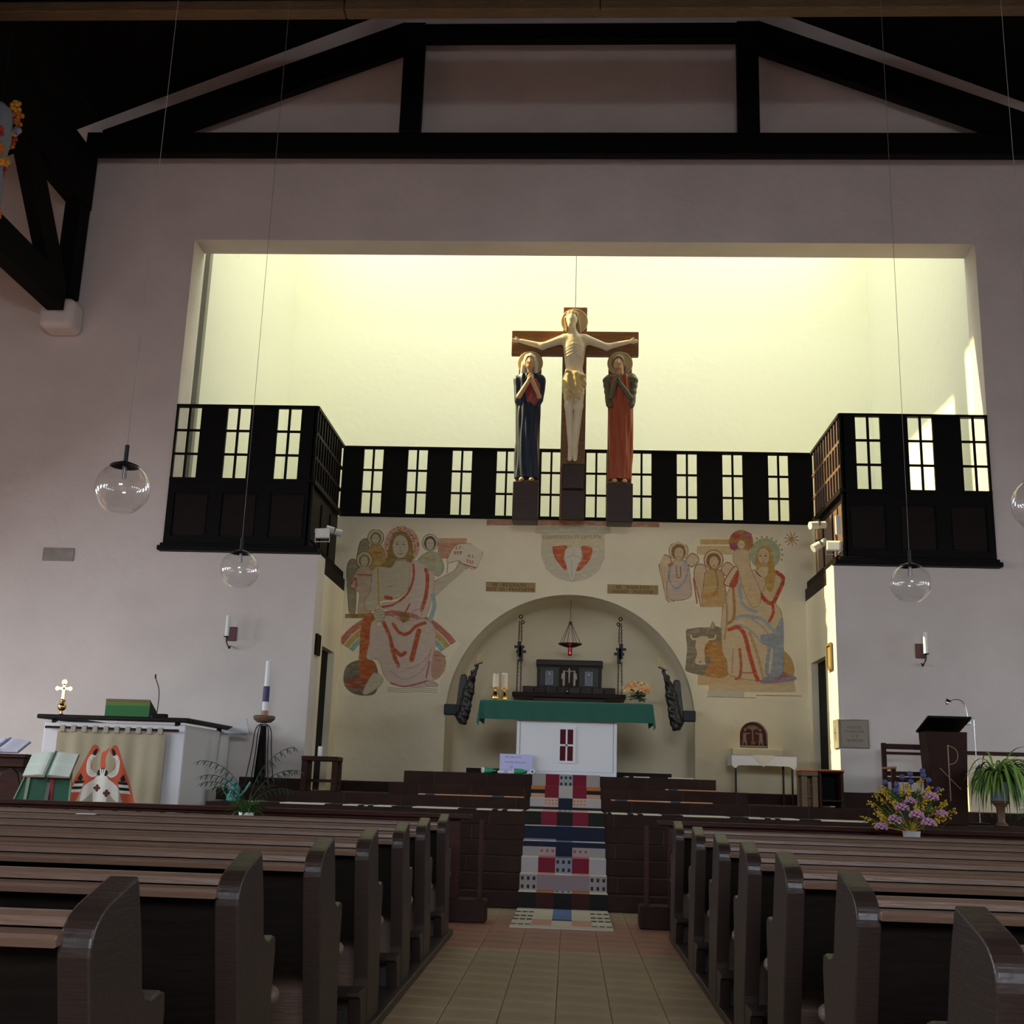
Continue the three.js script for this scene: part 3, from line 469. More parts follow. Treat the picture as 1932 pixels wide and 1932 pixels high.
// ---------------------------------------------------------------- high altar in the niche
{
  const stone = std([0.040, 0.034, 0.028], 0.65, { map: stoneTone }), stone2 = std([0.055, 0.046, 0.036], 0.65, { map: stoneTone });
  const h = thing('high_altar', 'dark stone high altar with a low reredos in the niche', 'altar', -0.04, 1.404, -19.75);
  mesh('block', rb(-0.6, 0.6, 0, 1.31, -0.42, 0.3, 0.02), stone, h);
  mesh('table_slab', rb(-0.955, 0.955, 1.31, 1.385, -0.42, 0.36, 0.012), M.base, h);
  for (let k = 0; k < 8; k++) mesh('shelf_block', rb(-0.79 + k * 0.1975, -0.79 + (k + 1) * 0.1975 - 0.006, 1.385, 1.51, -0.4, 0.1, 0.01), k % 2 ? stone : stone2, h);
  const bpts = [[-0.555, 1.51], [0.555, 1.51], [0.56, 1.86], [0.575, 1.88], [0.575, 1.99], [-0.575, 1.99], [-0.575, 1.88], [-0.56, 1.86]];
  mesh('reredos', metric(prism(bpts, 0.22, 0.01).translate(0, 0, -0.4)), stone, h);
  mesh('cornice', rb(-0.575, 0.575, 1.89, 1.99, -0.42, -0.1, 0.02), stone2, h);
  for (const [x, blue] of [[-0.345, 0], [0.335, 1]]) {
    mesh('side_field', rb(x - 0.17, x + 0.17, 1.53, 1.86, -0.18, -0.155, 0.01), std([0.075, 0.075, 0.068], 0.7), h);
    const tx = canvasTex(128, 224, (c, w, hh) => { c.fillStyle = '#1c2026'; c.fillRect(0, 0, w, hh); for (let k = 0; k < 150; k++) { const px = rnd(6, w - 12), py = rnd(6, hh - 12), figure = Math.abs(px - w / 2) < 14 + py * 0.16; c.fillStyle = figure ? (blue ? ['#3b3a78', '#4a4992', '#2c2c58'][k % 3] : ['#56707e', '#41545f', '#7d939c'][k % 3]) : ['#5d6a73', '#8d949a', '#3b444b'][k % 3]; c.fillRect(px, py, rnd(4, 11), rnd(4, 11)); } c.fillStyle = '#b9c2c8'; c.beginPath(); c.arc(w / 2, 44, 15, 0, 7); c.fill(); c.strokeStyle = '#a8b2b8'; c.lineWidth = 5; c.strokeRect(3, 3, w - 6, hh - 6); });
    mesh('mosaic', bx(x - 0.066, x + 0.066, 1.56, 1.80, -0.155, -0.15), std([0.02, 0.02, 0.02], 0.5), h);
    mesh('mosaic_picture', new THREE.PlaneGeometry(0.13, 0.236).translate(x, 1.68, -0.149), new THREE.MeshStandardMaterial({ map: tx, roughness: 0.35 }), h);
  }
  mesh('tabernacle', rb(-0.15, 0.145, 1.52, 1.87, -0.18, -0.145, 0.008), M.redWood, h);
  const ivory = std([0.52, 0.46, 0.36], 0.6);
  // ivory relief: crucified figure between two robed figures
  mesh('relief_cross_figure', carve((p) => smin(smin(cap(p, [0, 0.22, 0], [0, 0.02, 0], 0.018, 0.011), ell(p, [0, 0.245, 0], [0.017, 0.022, 0.017]), 0.01), smin(cap(p, [0, 0.205, 0], [-0.1, 0.222, 0], 0.01, 0.006), cap(p, [0, 0.205, 0], [0.1, 0.222, 0], 0.01, 0.006), 0.004), 0.01), [-0.13, -0.02, -0.04], [0.13, 0.29, 0.04], 44).translate(-0.002, 1.585, -0.13), ivory, h);
  for (const s of [-1, 1]) mesh('relief_robed_figure', carve((p) => smin(smin(cap(p, [0, 0.19, 0], [0, 0.0, 0], 0.022, 0.021), ell(p, [0, 0.222, 0], [0.018, 0.022, 0.018]), 0.008), cap(p, [s * 0.026, 0.19, 0.005], [s * 0.034, 0.11, 0.01], 0.014, 0.012), 0.008), [-0.07, -0.04, -0.045], [0.07, 0.26, 0.045], 36).translate(-0.002 + s * 0.092, 1.56, -0.13), ivory, h);
  mesh('silver_lamp', lathe([[0, 0], [0.02, 0.004], [0.028, 0.03], [0.012, 0.055], [0, 0.058]], 12).translate(-0.03, 1.40, 0.14), M.steel, h);
}
// sanctuary lamp
{
  const o = thing('sanctuary_lamp', 'hanging bronze sanctuary lamp with a glowing red glass in the niche', 'lamp', -0.035, 3.38, -19.1);
  const br = std([0.10, 0.07, 0.05], 0.4, { metalness: 0.7 });
  mesh('tray', lathe([[0.035, 0.135], [0.10, 0.15], [0.19, 0.185], [0.205, 0.2], [0.19, 0.195], [0.10, 0.165], [0.035, 0.155]], 28), br, o);
  for (let k = 0; k < 6; k++) { const t = k * Math.PI / 3 + 0.2; mesh('chain', tube([[0.18 * Math.cos(t), 0.19, 0.18 * Math.sin(t)], [0.1 * Math.cos(t), 0.36, 0.1 * Math.sin(t)], [0.02 * Math.cos(t), 0.54, 0.02 * Math.sin(t)]], 0.0045, 5, 10), br, o); }
  mesh('knot', new THREE.SphereGeometry(0.028, 10, 8).translate(0, 0.55, 0), br, o);
  mesh('hanging_rod', cyl(0.005, 0.005, 0.38, 0, 0.56, 0, 6), br, o);
  mesh('red_glass', lathe([[0, 0], [0.032, 0.004], [0.038, 0.14], [0.034, 0.14]], 18), std([0.16, 0.002, 0.006], 0.25), o);
  mesh('flame', new THREE.SphereGeometry(0.013, 10, 8).scale(1, 1.2, 1).translate(0, 0.045, 0.03), new THREE.MeshStandardMaterial({ color: lin(0.8, 0.1, 0.12), emissive: lin(1.0, 0.10, 0.14), emissiveIntensity: 1.1 }), o);
  const l = new THREE.PointLight(lin(1, 0.08, 0.1), 0.008, 2); l.position.set(-0.035, 3.43, -19.02); l.castShadow = true; scene.add(l);
}
// chains with crosses
for (const [x, s, lab] of [[-0.88, -1, 'iron chain with two small crosses left of the high altar'], [0.81, 1, 'iron chain with two small crosses right of the high altar']]) {
  const o = thing('chain_with_crosses', lab, 'chain', x, 2.80, -19.34);
  const link = new THREE.TorusGeometry(0.016, 0.0055, 5, 10);
  for (const [dx, n0, n1] of [[-0.035, 0, 0], [0.03, 0, 0]]) { const g = []; for (let k = 0; k < 38; k++) { const y = k * 0.031 + 0.01; if (y > 0.53 && y < 0.83) continue; g.push(link.clone().scale(0.75, 1.25, 1).rotateY(k % 2 ? Math.PI / 2 : 0).translate(dx * (1 - 0.4 * y), y, 0)); } const m = mesh('chain', g, M.iron, o); m.userData.kind = 'stuff'; }
  for (const [dx, y, r] of [[0.0, 1.25, 0.028], [s * -0.035, 1.16, 0.026]]) mesh('ring', new THREE.TorusGeometry(r, 0.008, 6, 16).translate(dx, y, 0), M.iron, o);
  for (const [dx, y] of [[s * 0.012, 0.70], [s * -0.02, 0.62]]) mesh('cross', [bx(dx - 0.032, dx + 0.032, y - 0.13, y + 0.13, -0.012, 0.012), bx(dx - 0.085, dx + 0.085, y + 0.015, y + 0.06, -0.011, 0.011)], M.iron, o);
}
// carved angels holding candles, on brackets at the sides of the niche
for (const s of [-1, 1]) {
  const o = thing('candle_angel', `dark carved winged figure holding candles at the ${s < 0 ? 'left' : 'right'} edge of the niche`, 'statue', s < 0 ? -2.03 : 1.97, 2.2, -18.62);
  const X = (x) => -s * x;
  const wood = std([0.014, 0.012, 0.011], 0.38, { bumpMap: grainBump, bumpScale: 0.002 });
  const body = carve((p) => {
    let d = cap(p, [X(0.30), 0.10, 0.14], [X(0.38), 0.50, 0.16], 0.10, 0.088);
    d = smin(d, cap(p, [X(0.38), 0.5, 0.16], [X(0.43), 0.70, 0.17], 0.082, 0.062), 0.06);
    d = smin(d, ell(p, [X(0.455), 0.79, 0.18], [0.048, 0.06, 0.05]), 0.03);
    d = smin(d, cap(p, [X(0.30), 0.10, 0.15], [X(0.39), 0.26, 0.2], 0.085, 0.05), 0.05);
    d = smin(d, cap(p, [X(0.42), 0.64, 0.2], [X(0.47), 0.74, 0.26], 0.035, 0.03), 0.03);
    d = smin(d, cap(p, [X(0.47), 0.74, 0.26], [X(0.52), 0.90, 0.26], 0.03, 0.025), 0.02);
    d = smin(d, cap(p, [X(0.28), 0.03, 0.1], [X(0.34), 0.0, 0.2], 0.05, 0.04), 0.05);
    return d + 0.004 * Math.sin(p[1] * 60 + p[0] * 30);
  }, s < 0 ? [0.1, -0.1, -0.05] : [-0.75, -0.1, -0.05], s < 0 ? [0.75, 1.05, 0.4] : [-0.1, 1.05, 0.4], 72);
  mesh('figure', body, wood, o);
  const wing = [[0.17, 0.10], [0.27, 0.06], [0.36, 0.40], [0.345, 0.74], [0.32, 0.775], [0.255, 0.77], [0.235, 0.72]].map(([x, y]) => [X(x), y]);
  mesh('wing', metric(prism(wing, 0.06, 0.014).translate(0, 0, 0.05)), wood, o);
  for (let k = 0; k < 4; k++) mesh('feather_groove', tube([[X(0.20 + k * 0.022), 0.12, 0.118], [X(0.255 + k * 0.022), 0.4, 0.118], [X(0.262 + k * 0.022), 0.72, 0.118]], 0.006, 5), wood, o);
  mesh('bracket', rb(Math.min(X(0), X(0.2)), Math.max(X(0), X(0.2)), 0.12, 0.29, 0.0, 0.16, 0.012), M.iron, o);
  mesh('drip_tray', bar([X(0.47), 0.90, 0.26], [X(0.60), 0.955, 0.26], 0.05, 0.02), wood, o);
  [[0.50, 0.925], [0.535, 0.935], [0.57, 0.95]].forEach(([x, y], k) => mesh('candle', tube([[X(x), y, 0.26], [X(x + 0.02), y + 0.08, 0.26], [X(x + 0.042), y + 0.15 + k * 0.015, 0.26]], 0.009, 8), std([0.60, 0.42, 0.16], 0.5), o));
}
// ---------------------------------------------------------------- wall paintings on the altar wall
function curve(c, pts, closed) { // smooth line through points
  const n = pts.length, P = (i) => closed ? pts[(i + n) % n] : pts[Math.max(0, Math.min(n - 1, i))];
  c.beginPath(); c.moveTo(...pts[0]);
  for (let i = 0; i < (closed ? n : n - 1); i++) { const a = P(i - 1), b = P(i), d = P(i + 1), e = P(i + 2); c.bezierCurveTo(b[0] + (d[0] - a[0]) / 6, b[1] + (d[1] - a[1]) / 6, d[0] - (e[0] - b[0]) / 6, d[1] - (e[1] - b[1]) / 6, d[0], d[1]); }
  if (closed) c.closePath();
}
const area = (c, pts, fill, line, w = 4) => { curve(c, pts, true); if (fill) { c.fillStyle = fill; c.fill(); } if (line) { c.strokeStyle = line; c.lineWidth = w; c.stroke(); } };
const stroke = (c, pts, col, w) => { curve(c, pts, false); c.strokeStyle = col; c.lineWidth = w; c.lineCap = 'round'; c.lineJoin = 'round'; c.stroke(); };
const oval = (c, x, y, rx, ry, fill, line, w = 4) => { c.beginPath(); c.ellipse(x, y, rx, ry, 0, 0, 7); if (fill) { c.fillStyle = fill; c.fill(); } if (line) { c.strokeStyle = line; c.lineWidth = w; c.stroke(); } };
const PLASTER = '#e9dcbb';
function mural(label, A, outline, draw, ppm = 300) {
  const W = outline.map(([u, v]) => [A[0] * u + A[1] * v + A[2], A[3] * u + A[4] * v + A[5]]);
  const xs = W.map((p) => p[0]), ys = W.map((p) => p[1]), x0 = Math.min(...xs), x1 = Math.max(...xs), y0 = Math.min(...ys), y1 = Math.max(...ys);
  const t = canvasTex(Math.ceil((x1 - x0) * ppm), Math.ceil((y1 - y0) * ppm), (c, w, h) => { c.fillStyle = PLASTER; c.fillRect(0, 0, w, h); c.setTransform(A[0] * ppm, -A[3] * ppm, A[1] * ppm, -A[4] * ppm, (A[2] - x0) * ppm, (y1 - A[5]) * ppm); draw(c); c.setTransform(1, 0, 0, 1, 0, 0); c.fillStyle = PLASTER; for (let k = 0; k < 5000; k++) { c.globalAlpha = rnd(0.02, 0.11); c.fillRect(rnd(0, w), rnd(0, h), rnd(6, 40), rnd(2, 14)); } });
  const g = prism(W, 0.003), p = g.attributes.position, uv = g.attributes.uv;
  for (let i = 0; i < p.count; i++) uv.setXY(i, (p.getX(i) - x0) / (x1 - x0), (p.getY(i) - y0) / (y1 - y0));
  const o = mesh('wall_mural', g.translate(0, 0, ZB), new THREE.MeshStandardMaterial({ map: t, roughness: 0.9 })); tag(o, label, 'mural'); return o;
}
const AL = [0.0018175, 0.0000938, -4.12033, 0.000043, -0.0018194, 5.67849], AR = [0.0017686, -0.0000246, 1.22902, 0.0000418, -0.0017976, 5.78124], AC = [0.0016334, 0.0000312, -1.61828, 0.0000346, -0.0016674, 5.65556];
const SKIN = '#bfb295', RED = '#b1502c', ROSE = '#bd8f84', PINK = '#cdb7a6', LINE = '#7d5f45', OLIVE = '#83713f';
mural('painted mural of a seated robed figure with a sword, an open book and a rainbow', AL,
  [[118, 1350], [118, 1120], [150, 1010], [150, 470], [240, 290], [350, 180], [500, 190], [660, 140], [820, 210], [930, 218], [1010, 262], [1275, 262], [1300, 315], [1425, 400], [1350, 565], [1250, 560], [985, 800], [985, 1040], [1200, 1240], [1110, 1370], [1085, 1490], [1010, 1560], [1010, 1680], [430, 1715], [110, 1700], [140, 1420]], (c) => {
  for (const [r, w, col] of [[618, 58, '#b4695c'], [556, 52, '#b59a56'], [502, 46, '#86a79c']]) { c.beginPath(); c.arc(625, 1582, r, Math.PI * 1.19, Math.PI * 1.81); c.strokeStyle = col; c.lineWidth = w; c.lineCap = 'butt'; c.stroke(); }
  c.fillStyle = '#b98266'; c.fillRect(1000, 268, 270, 190); c.fillStyle = '#c59a74'; c.fillRect(1000, 268, 270, 46);
  // dark ground and cushion on the left, waves on the right
  area(c, [[165, 1450], [280, 1385], [420, 1400], [460, 1560], [420, 1690], [250, 1690], [150, 1600]], '#6d6552'); area(c, [[155, 1590], [240, 1540], [420, 1500], [470, 1570], [330, 1640], [180, 1630]], '#8f4a33');
  area(c, [[960, 1310], [1040, 1330], [1070, 1420], [1010, 1540], [940, 1540]], '#b78c72'); for (const y of [1340, 1385]) stroke(c, [[965, y], [1065, y + 12]], '#9d6a55', 10);
  for (let k = 0; k < 3; k++) stroke(c, [[540, 1632 + k * 16], [700, 1640 + k * 16], [820, 1634 + k * 16], [990, 1644 + k * 16]], '#9c8f78', 5);
  // attendants on the left
  for (const [hx, hy, s] of [[425, 262, 1], [322, 470, 0]]) {
    area(c, s ? [[350, 280], [290, 290], [262, 380], [250, 520], [330, 560], [360, 420]] : [[250, 480], [190, 470], [160, 560], [170, 760], [190, 960], [240, 960], [250, 760], [270, 600]], '#8d8062', '#5e523c', 6);
    oval(c, hx, hy, 74, 78, '#c9b98f', '#84633a', 8); oval(c, hx, hy + 6, 52, 60, OLIVE); oval(c, hx, hy + 12, 34, 45, SKIN);
    for (const q of [-13, 13]) oval(c, hx + q, hy + 6, 5, 3, '#6b5a44'); stroke(c, [[hx - 9, hy + 36], [hx + 9, hy + 36]], '#9a6450', 4);
    area(c, s ? [[380, 330], [470, 330], [520, 420], [500, 520], [380, 560], [350, 420]] : [[260, 560], [300, 530], [370, 540], [400, 620], [390, 780], [380, 960], [270, 965], [280, 780], [215, 740], [200, 680]], s ? '#ad8a46' : '#b7a084', LINE, 4);
    stroke(c, s ? [[400, 400], [480, 405]] : [[262, 605], [390, 610]], '#b0653f', 16);
  }
  stroke(c, [[205, 690], [240, 640], [250, 720], [215, 740]], '#a94f3c', 14); c.fillStyle = '#8c6f36'; c.fillRect(150, 968, 190, 40);
  // attendant on the right
  oval(c, 930, 308, 72, 78, '#cfc6a6', '#7a6a4a', 7); oval(c, 930, 312, 56, 64, '#4e3a30'); oval(c, 930, 322, 38, 52, SKIN); for (const q of [-13, 13]) oval(c, 930 + q, 316, 5, 3, '#5b4a3a');
  area(c, [[870, 420], [930, 395], [1010, 420], [1055, 540], [1010, 620], [960, 600], [880, 540], [815, 480]], '#a9ab86', '#6f7a58', 5); stroke(c, [[880, 455], [980, 470]], '#c08a55', 22); stroke(c, [[1035, 380], [1090, 430], [1085, 590]], '#8c6a4c', 6);
  // halo with dots, hair and face
  oval(c, 668, 335, 165, 185, '#cda18c'); for (let k = 0; k < 150; k++) { const t = rnd(0, 6.28), r = Math.sqrt(rnd(0.3, 0.95)); oval(c, 668 + 160 * r * Math.cos(t), 330 + 180 * r * Math.sin(t), 6, 6, k % 4 ? '#8f4c36' : '#d0a94a'); }
  area(c, [[560, 300], [600, 220], [660, 200], [720, 220], [762, 310], [775, 450], [740, 500], [700, 470], [620, 470], [560, 545], [470, 540], [520, 470]], '#8a6b32');
  // chest, arms
  area(c, [[440, 530], [560, 540], [620, 480], [700, 480], [760, 520], [740, 700], [640, 820], [470, 850], [420, 940], [340, 920], [330, 850], [380, 760], [395, 600]], SKIN, '#8b7a5c', 5);
  oval(c, 655, 345, 72, 108, SKIN); for (const q of [-30, 30]) { oval(c, 655 + q, 325, 13, 6, '#6a5a46'); stroke(c, [[655 + q - 18, 306], [655 + q + 16, 304]], '#7a6446', 4); } stroke(c, [[655, 330], [648, 385], [662, 388]], '#8f7c60', 4); stroke(c, [[632, 412], [676, 412]], '#a3503e', 8);
  area(c, [[960, 680], [1060, 620], [1160, 560], [1200, 470], [1240, 500], [1280, 530], [1230, 590], [1120, 690], [1000, 790], [950, 770]], SKIN, '#857355', 5);
  area(c, [[1155, 345], [1265, 318], [1365, 342], [1415, 402], [1345, 553], [1240, 520], [1195, 480], [1087, 492]], '#d6c9ac', '#8a745a', 5); stroke(c, [[1200, 500], [1345, 545]], '#b15c40', 12);
  c.fillStyle = '#9c3f2b'; c.font = 'bold 42px sans-serif'; c.save(); c.translate(1160, 372); c.transform(1, 0, -0.2, 1, 0, 0); c.fillText('L I -', 0, 0); c.fillText('BER', -6, 48); c.restore(); c.save(); c.translate(1272, 448); c.rotate(0.2); c.fillText('V I -', 0, 0); c.fillText('TAE', -6, 50); c.restore();
  stroke(c, [[530, 720], [580, 712]], '#8f8266', 8);
  // robe with red folds
  area(c, [[760, 500], [850, 500], [940, 580], [965, 640], [950, 800], [880, 1000], [760, 960], [500, 920], [490, 870], [640, 850], [730, 740]], PINK, ROSE, 6);
  stroke(c, [[890, 560], [905, 640], [890, 800], [850, 930]], RED, 34); stroke(c, [[775, 510], [775, 640], [720, 780], [600, 880], [490, 905]], RED, 20); stroke(c, [[520, 815], [570, 825]], RED, 34); stroke(c, [[740, 880], [690, 980]], RED, 16); stroke(c, [[955, 800], [965, 900], [930, 1020]], '#9db0a6', 40);
  area(c, [[345, 975], [400, 960], [430, 1020], [395, 1060], [385, 1250], [360, 1370], [430, 1420], [400, 1540], [310, 1545], [280, 1460], [285, 1290], [300, 1070]], '#ad5526');
  area(c, [[395, 1050], [480, 1010], [560, 985], [690, 1040], [870, 1015], [960, 1085], [975, 1230], [935, 1440], [950, 1560], [985, 1610], [750, 1625], [610, 1600], [520, 1540], [455, 1390], [355, 1370], [375, 1230]], '#c9b3a2', ROSE, 6);
  stroke(c, [[505, 1050], [560, 1180], [600, 1340], [640, 1440]], RED, 34); stroke(c, [[590, 1060], [650, 1140], [720, 1150], [800, 1080], [880, 1050]], RED, 30); stroke(c, [[825, 1120], [790, 1260], [760, 1380]], RED, 44); stroke(c, [[600, 1290], [660, 1340], [700, 1320]], RED, 34); stroke(c, [[540, 1140], [600, 1400], [720, 1460], [860, 1400], [940, 1290]], ROSE, 10); stroke(c, [[560, 1480], [700, 1560], [850, 1480], [930, 1330]], ROSE, 9); stroke(c, [[920, 1400], [890, 1540]], '#b05a5a', 14); stroke(c, [[570, 1590], [680, 1620], [800, 1600], [900, 1570]], '#a9545c', 14);
  stroke(c, [[560, 960], [700, 1010], [780, 940], [850, 930], [850, 980]], ROSE, 10); area(c, [[650, 970], [720, 960], [740, 1010], [680, 1050]], '#8c6a3e');
  // sword, hand, feet
  stroke(c, [[445, 470], [452, 700], [462, 940]], '#b98f3a', 12); stroke(c, [[385, 385], [520, 320]], '#c0a04a', 8); oval(c, 465, 980, 52, 56, SKIN, '#7d6c50', 5); for (let k = 0; k < 3; k++) stroke(c, [[435, 955 + k * 26], [500, 950 + k * 26]], '#8f7c60', 4); oval(c, 460, 1063, 17, 12, '#e3d9bd');
  area(c, [[420, 1500], [500, 1550], [470, 1620], [360, 1690], [320, 1680], [345, 1610]], SKIN, '#8a765a', 4); area(c, [[900, 1570], [985, 1600], [980, 1622], [890, 1610]], SKIN, '#a0756a', 4);
  for (let k = 0; k < 8; k++) stroke(c, [[1045, 1470], [1045 + 34 * Math.cos(k * 0.785), 1470 + 42 * Math.sin(k * 0.785)]], '#b58a45', 5);
});
mural('painted mural of a kneeling mother lifting a child beside winged figures and an ox', AR,
  [[100, 520], [150, 420], [190, 330], [280, 295], [380, 340], [480, 265], [740, 265], [780, 200], [870, 180], [960, 225], [1060, 245], [1150, 260], [1200, 300], [1250, 200], [1400, 210], [1410, 350], [1260, 360], [1265, 640], [1240, 860], [1255, 1280], [1350, 1420], [1360, 1560], [1410, 1700], [1400, 1750], [900, 1730], [540, 1720], [560, 1650], [460, 1600], [355, 1490], [370, 1300], [345, 1150], [380, 1090], [580, 1090], [600, 1030], [680, 1090], [690, 905], [460, 905], [440, 850], [180, 860]], (c) => {
  c.fillStyle = '#c7a05c'; c.fillRect(485, 278, 275, 48); c.fillStyle = '#cdb07a'; c.fillRect(455, 340, 330, 80);
  c.fillStyle = '#c9a878'; c.fillRect(470, 1500, 870, 110); c.fillStyle = '#cdb188'; c.fillRect(570, 1610, 780, 60); c.fillStyle = '#c4bba0'; c.fillRect(560, 1660, 330, 55); stroke(c, [[555, 1712], [700, 1716], [990, 1722]], '#8f7c5c', 6); stroke(c, [[1000, 1698], [1400, 1704]], '#a9694c', 7);
  // winged figures
  for (const [x, y, b, f] of [[285, 385, '#bfa894', 0], [610, 470, '#bd9a62', 1]]) {
    area(c, [[x - 60, y + 110], [x - 110, y + 40], [x - 165, y + 60], [x - 178, y + 150], [x - 140, y + 330], [x - 100, y + 460], [x - 30, y + 440]], '#cdb28e', '#7f5c34', 8); area(c, [[x + 70, y + 90], [x + 120, y + 25], [x + 175, y + 50], [x + 185, y + 100], [x + 120, y + 150]], '#cdb28e', '#7f5c34', 8);
    for (let k = 0; k < 4; k++) stroke(c, [[x - 160 + k * 24, y + 120], [x - 120 + k * 22, y + 420]], '#a98a68', 5);
    area(c, [[x - 70, y + 110], [x, y + 90], [x + 80, y + 110], [x + 110, y + 250], [x + 110, y + 430], [x - 90, y + 440], [x - 90, y + 220]], b, LINE, 5);
    if (!f) { stroke(c, [[x - 70, y + 150], [x - 80, y + 270], [x - 20, y + 350], [x + 60, y + 280], [x + 90, y + 170]], '#8f939a', 14); stroke(c, [[x - 20, y + 140], [x - 10, y + 240], [x + 20, y + 240], [x + 20, y + 150]], '#8e5f46', 9); stroke(c, [[x - 85, y + 135], [x - 50, y + 120]], '#b8553f', 22); oval(c, x + 65, y + 125, 26, 24, '#9fa6a4'); }
    else { stroke(c, [[x - 60, y + 330], [x + 20, y + 310]], '#c08748', 60); stroke(c, [[x + 20, y + 100], [x + 40, y + 250], [x, y + 330]], '#8c7a56', 14); stroke(c, [[x - 185, y + 170], [x - 150, y + 400]], '#b05c52', 14); }
    oval(c, x, y, 88, 90, '#d4bb98', f ? '#a2593e' : '#9a8a62', 9); oval(c, x, y + 8, 68, 74, '#86622f'); oval(c, x + 4, y + 22, 42, 56, '#c9ab84'); for (const q of [-14, 18]) oval(c, x + q, y + 10, 5, 4, '#6a4e34'); stroke(c, [[x - 6, y + 55], [x + 16, y + 55]], '#8a5640', 4);
  }
  // ox before a dark stall
  area(c, [[360, 1140], [390, 1104], [690, 1108], [690, 1490], [362, 1484], [372, 1300]], '#82745a'); area(c, [[590, 1095], [600, 1040], [622, 1060], [618, 1098]], '#b39a72', '#7d6a4c', 4);
  area(c, [[550, 1240], [640, 1215], [690, 1260], [740, 1520], [560, 1535], [540, 1480], [590, 1400]], '#b47b3d'); area(c, [[460, 1190], [510, 1168], [570, 1185], [560, 1260], [535, 1380], [545, 1425], [470, 1430], [442, 1400], [460, 1330], [445, 1260]], '#cdb691', '#8a6c48', 5); area(c, [[545, 1240], [590, 1230], [570, 1340], [540, 1360], [530, 1300]], '#a9702f'); stroke(c, [[405, 1165], [420, 1195], [460, 1195]], '#d9c9a2', 12); stroke(c, [[570, 1200], [620, 1195], [632, 1165]], '#d9c9a2', 12); oval(c, 548, 1278, 9, 8, '#3c2c1e'); oval(c, 492, 1402, 9, 7, '#7a5c44'); oval(c, 625, 1240, 32, 18, '#b98a58', '#8a5c34', 4);
  // mother: halo with dots, hair, robes
  oval(c, 1085, 418, 142, 150, '#a5ab84'); for (let k = 0; k < 10; k++) { const t = -2.3 + k * 0.29; oval(c, 1080 + 165 * Math.cos(t), 420 + 165 * Math.sin(t), 8, 8, '#8c7340'); }
  area(c, [[1235, 1310], [1310, 1370], [1340, 1480], [1300, 1520], [1230, 1500]], '#bb9256', '#a06f3a', 4); area(c, [[1050, 1540], [1180, 1490], [1340, 1530], [1352, 1560], [1240, 1585], [1040, 1590]], '#8d7f8e'); area(c, [[1120, 1510], [1230, 1490], [1300, 1530], [1180, 1560]], '#94656a');
  area(c, [[960, 570], [1050, 620], [1170, 570], [1250, 640], [1225, 730], [1180, 870], [1230, 960], [1245, 1250], [1230, 1500], [1080, 1540], [1010, 1570], [760, 1520], [735, 1400], [690, 1290], [690, 950], [760, 720], [830, 560]], '#cbb28c', '#8c6f4a', 6);
  area(c, [[1240, 1000], [1248, 1260], [1225, 1510], [1080, 1510], [1100, 1280], [1060, 1240], [1040, 1160], [1150, 1140]], '#8d9398'); area(c, [[1130, 1300], [1150, 1300], [1130, 1480], [1110, 1490]], '#cdbb98'); stroke(c, [[760, 1050], [830, 1000], [930, 990], [1060, 1020], [1130, 1090], [1170, 1130]], '#94a3a2', 30); stroke(c, [[740, 1130], [830, 1070], [950, 1120], [1050, 1230]], '#98a09e', 16); stroke(c, [[960, 1010], [1060, 1090], [1130, 1180]], '#a29aa0', 14);
  stroke(c, [[755, 1110], [830, 1090], [890, 1150], [930, 1300], [980, 1480], [1010, 1560]], '#b8492e', 36); stroke(c, [[850, 1290], [862, 1430], [850, 1530], [815, 1555]], '#b05a42', 26); stroke(c, [[790, 1290], [780, 1500]], '#b48f78', 14); stroke(c, [[1000, 1500], [880, 1500]], '#b05a42', 10); stroke(c, [[940, 1140], [1010, 1340], [1060, 1540]], '#b59468', 26); stroke(c, [[720, 760], [735, 1000], [710, 1200]], '#b08a5c', 18); stroke(c, [[790, 720], [800, 980], [740, 1060]], '#a8764a', 26); stroke(c, [[850, 700], [880, 880], [1000, 950]], '#9aa3a6', 30);
  area(c, [[1010, 560], [1080, 640], [1060, 760], [950, 700], [930, 600]], '#cdb08a', LINE, 4);
  stroke(c, [[1185, 585], [1240, 625], [1250, 670], [1205, 770], [1150, 870], [1090, 850], [1045, 790]], '#b5472c', 36); stroke(c, [[1150, 880], [1155, 960], [1120, 1035]], '#b8492e', 26); area(c, [[800, 535], [838, 560], [815, 710], [712, 700], [725, 640]], '#cfbb98', '#a04e34', 9); area(c, [[835, 560], [815, 705], [755, 705]], '#b5492f'); stroke(c, [[1000, 580], [1040, 620], [1095, 628]], '#5e4628', 12);
  area(c, [[1000, 430], [1020, 370], [1085, 340], [1150, 380], [1165, 520], [1180, 620], [1140, 770], [1080, 690], [1100, 560], [1010, 560]], '#b98f43'); oval(c, 1072, 440, 54, 82, '#cdb58c', '#9a7444', 4); area(c, [[1035, 540], [1110, 540], [1100, 620], [1060, 630], [1025, 590]], '#cdb58c'); for (const q of [-26, 22]) { oval(c, 1068 + q, 432, 11, 6, '#6a5232'); stroke(c, [[1068 + q - 16, 414], [1068 + q + 14, 412]], '#8a6a3c', 4); } stroke(c, [[1068, 440], [1062, 478], [1074, 480]], '#9a7a50', 4); stroke(c, [[1050, 500], [1086, 500]], '#9c5238', 7);
  // child
  oval(c, 864, 300, 112, 110, '#a4703a'); for (const [x, y, q] of [[815, 240, '#b0453c'], [925, 240, '#b0606a'], [795, 345, '#94465a'], [940, 330, '#a86a34']]) oval(c, x, y, 38, 32, q);
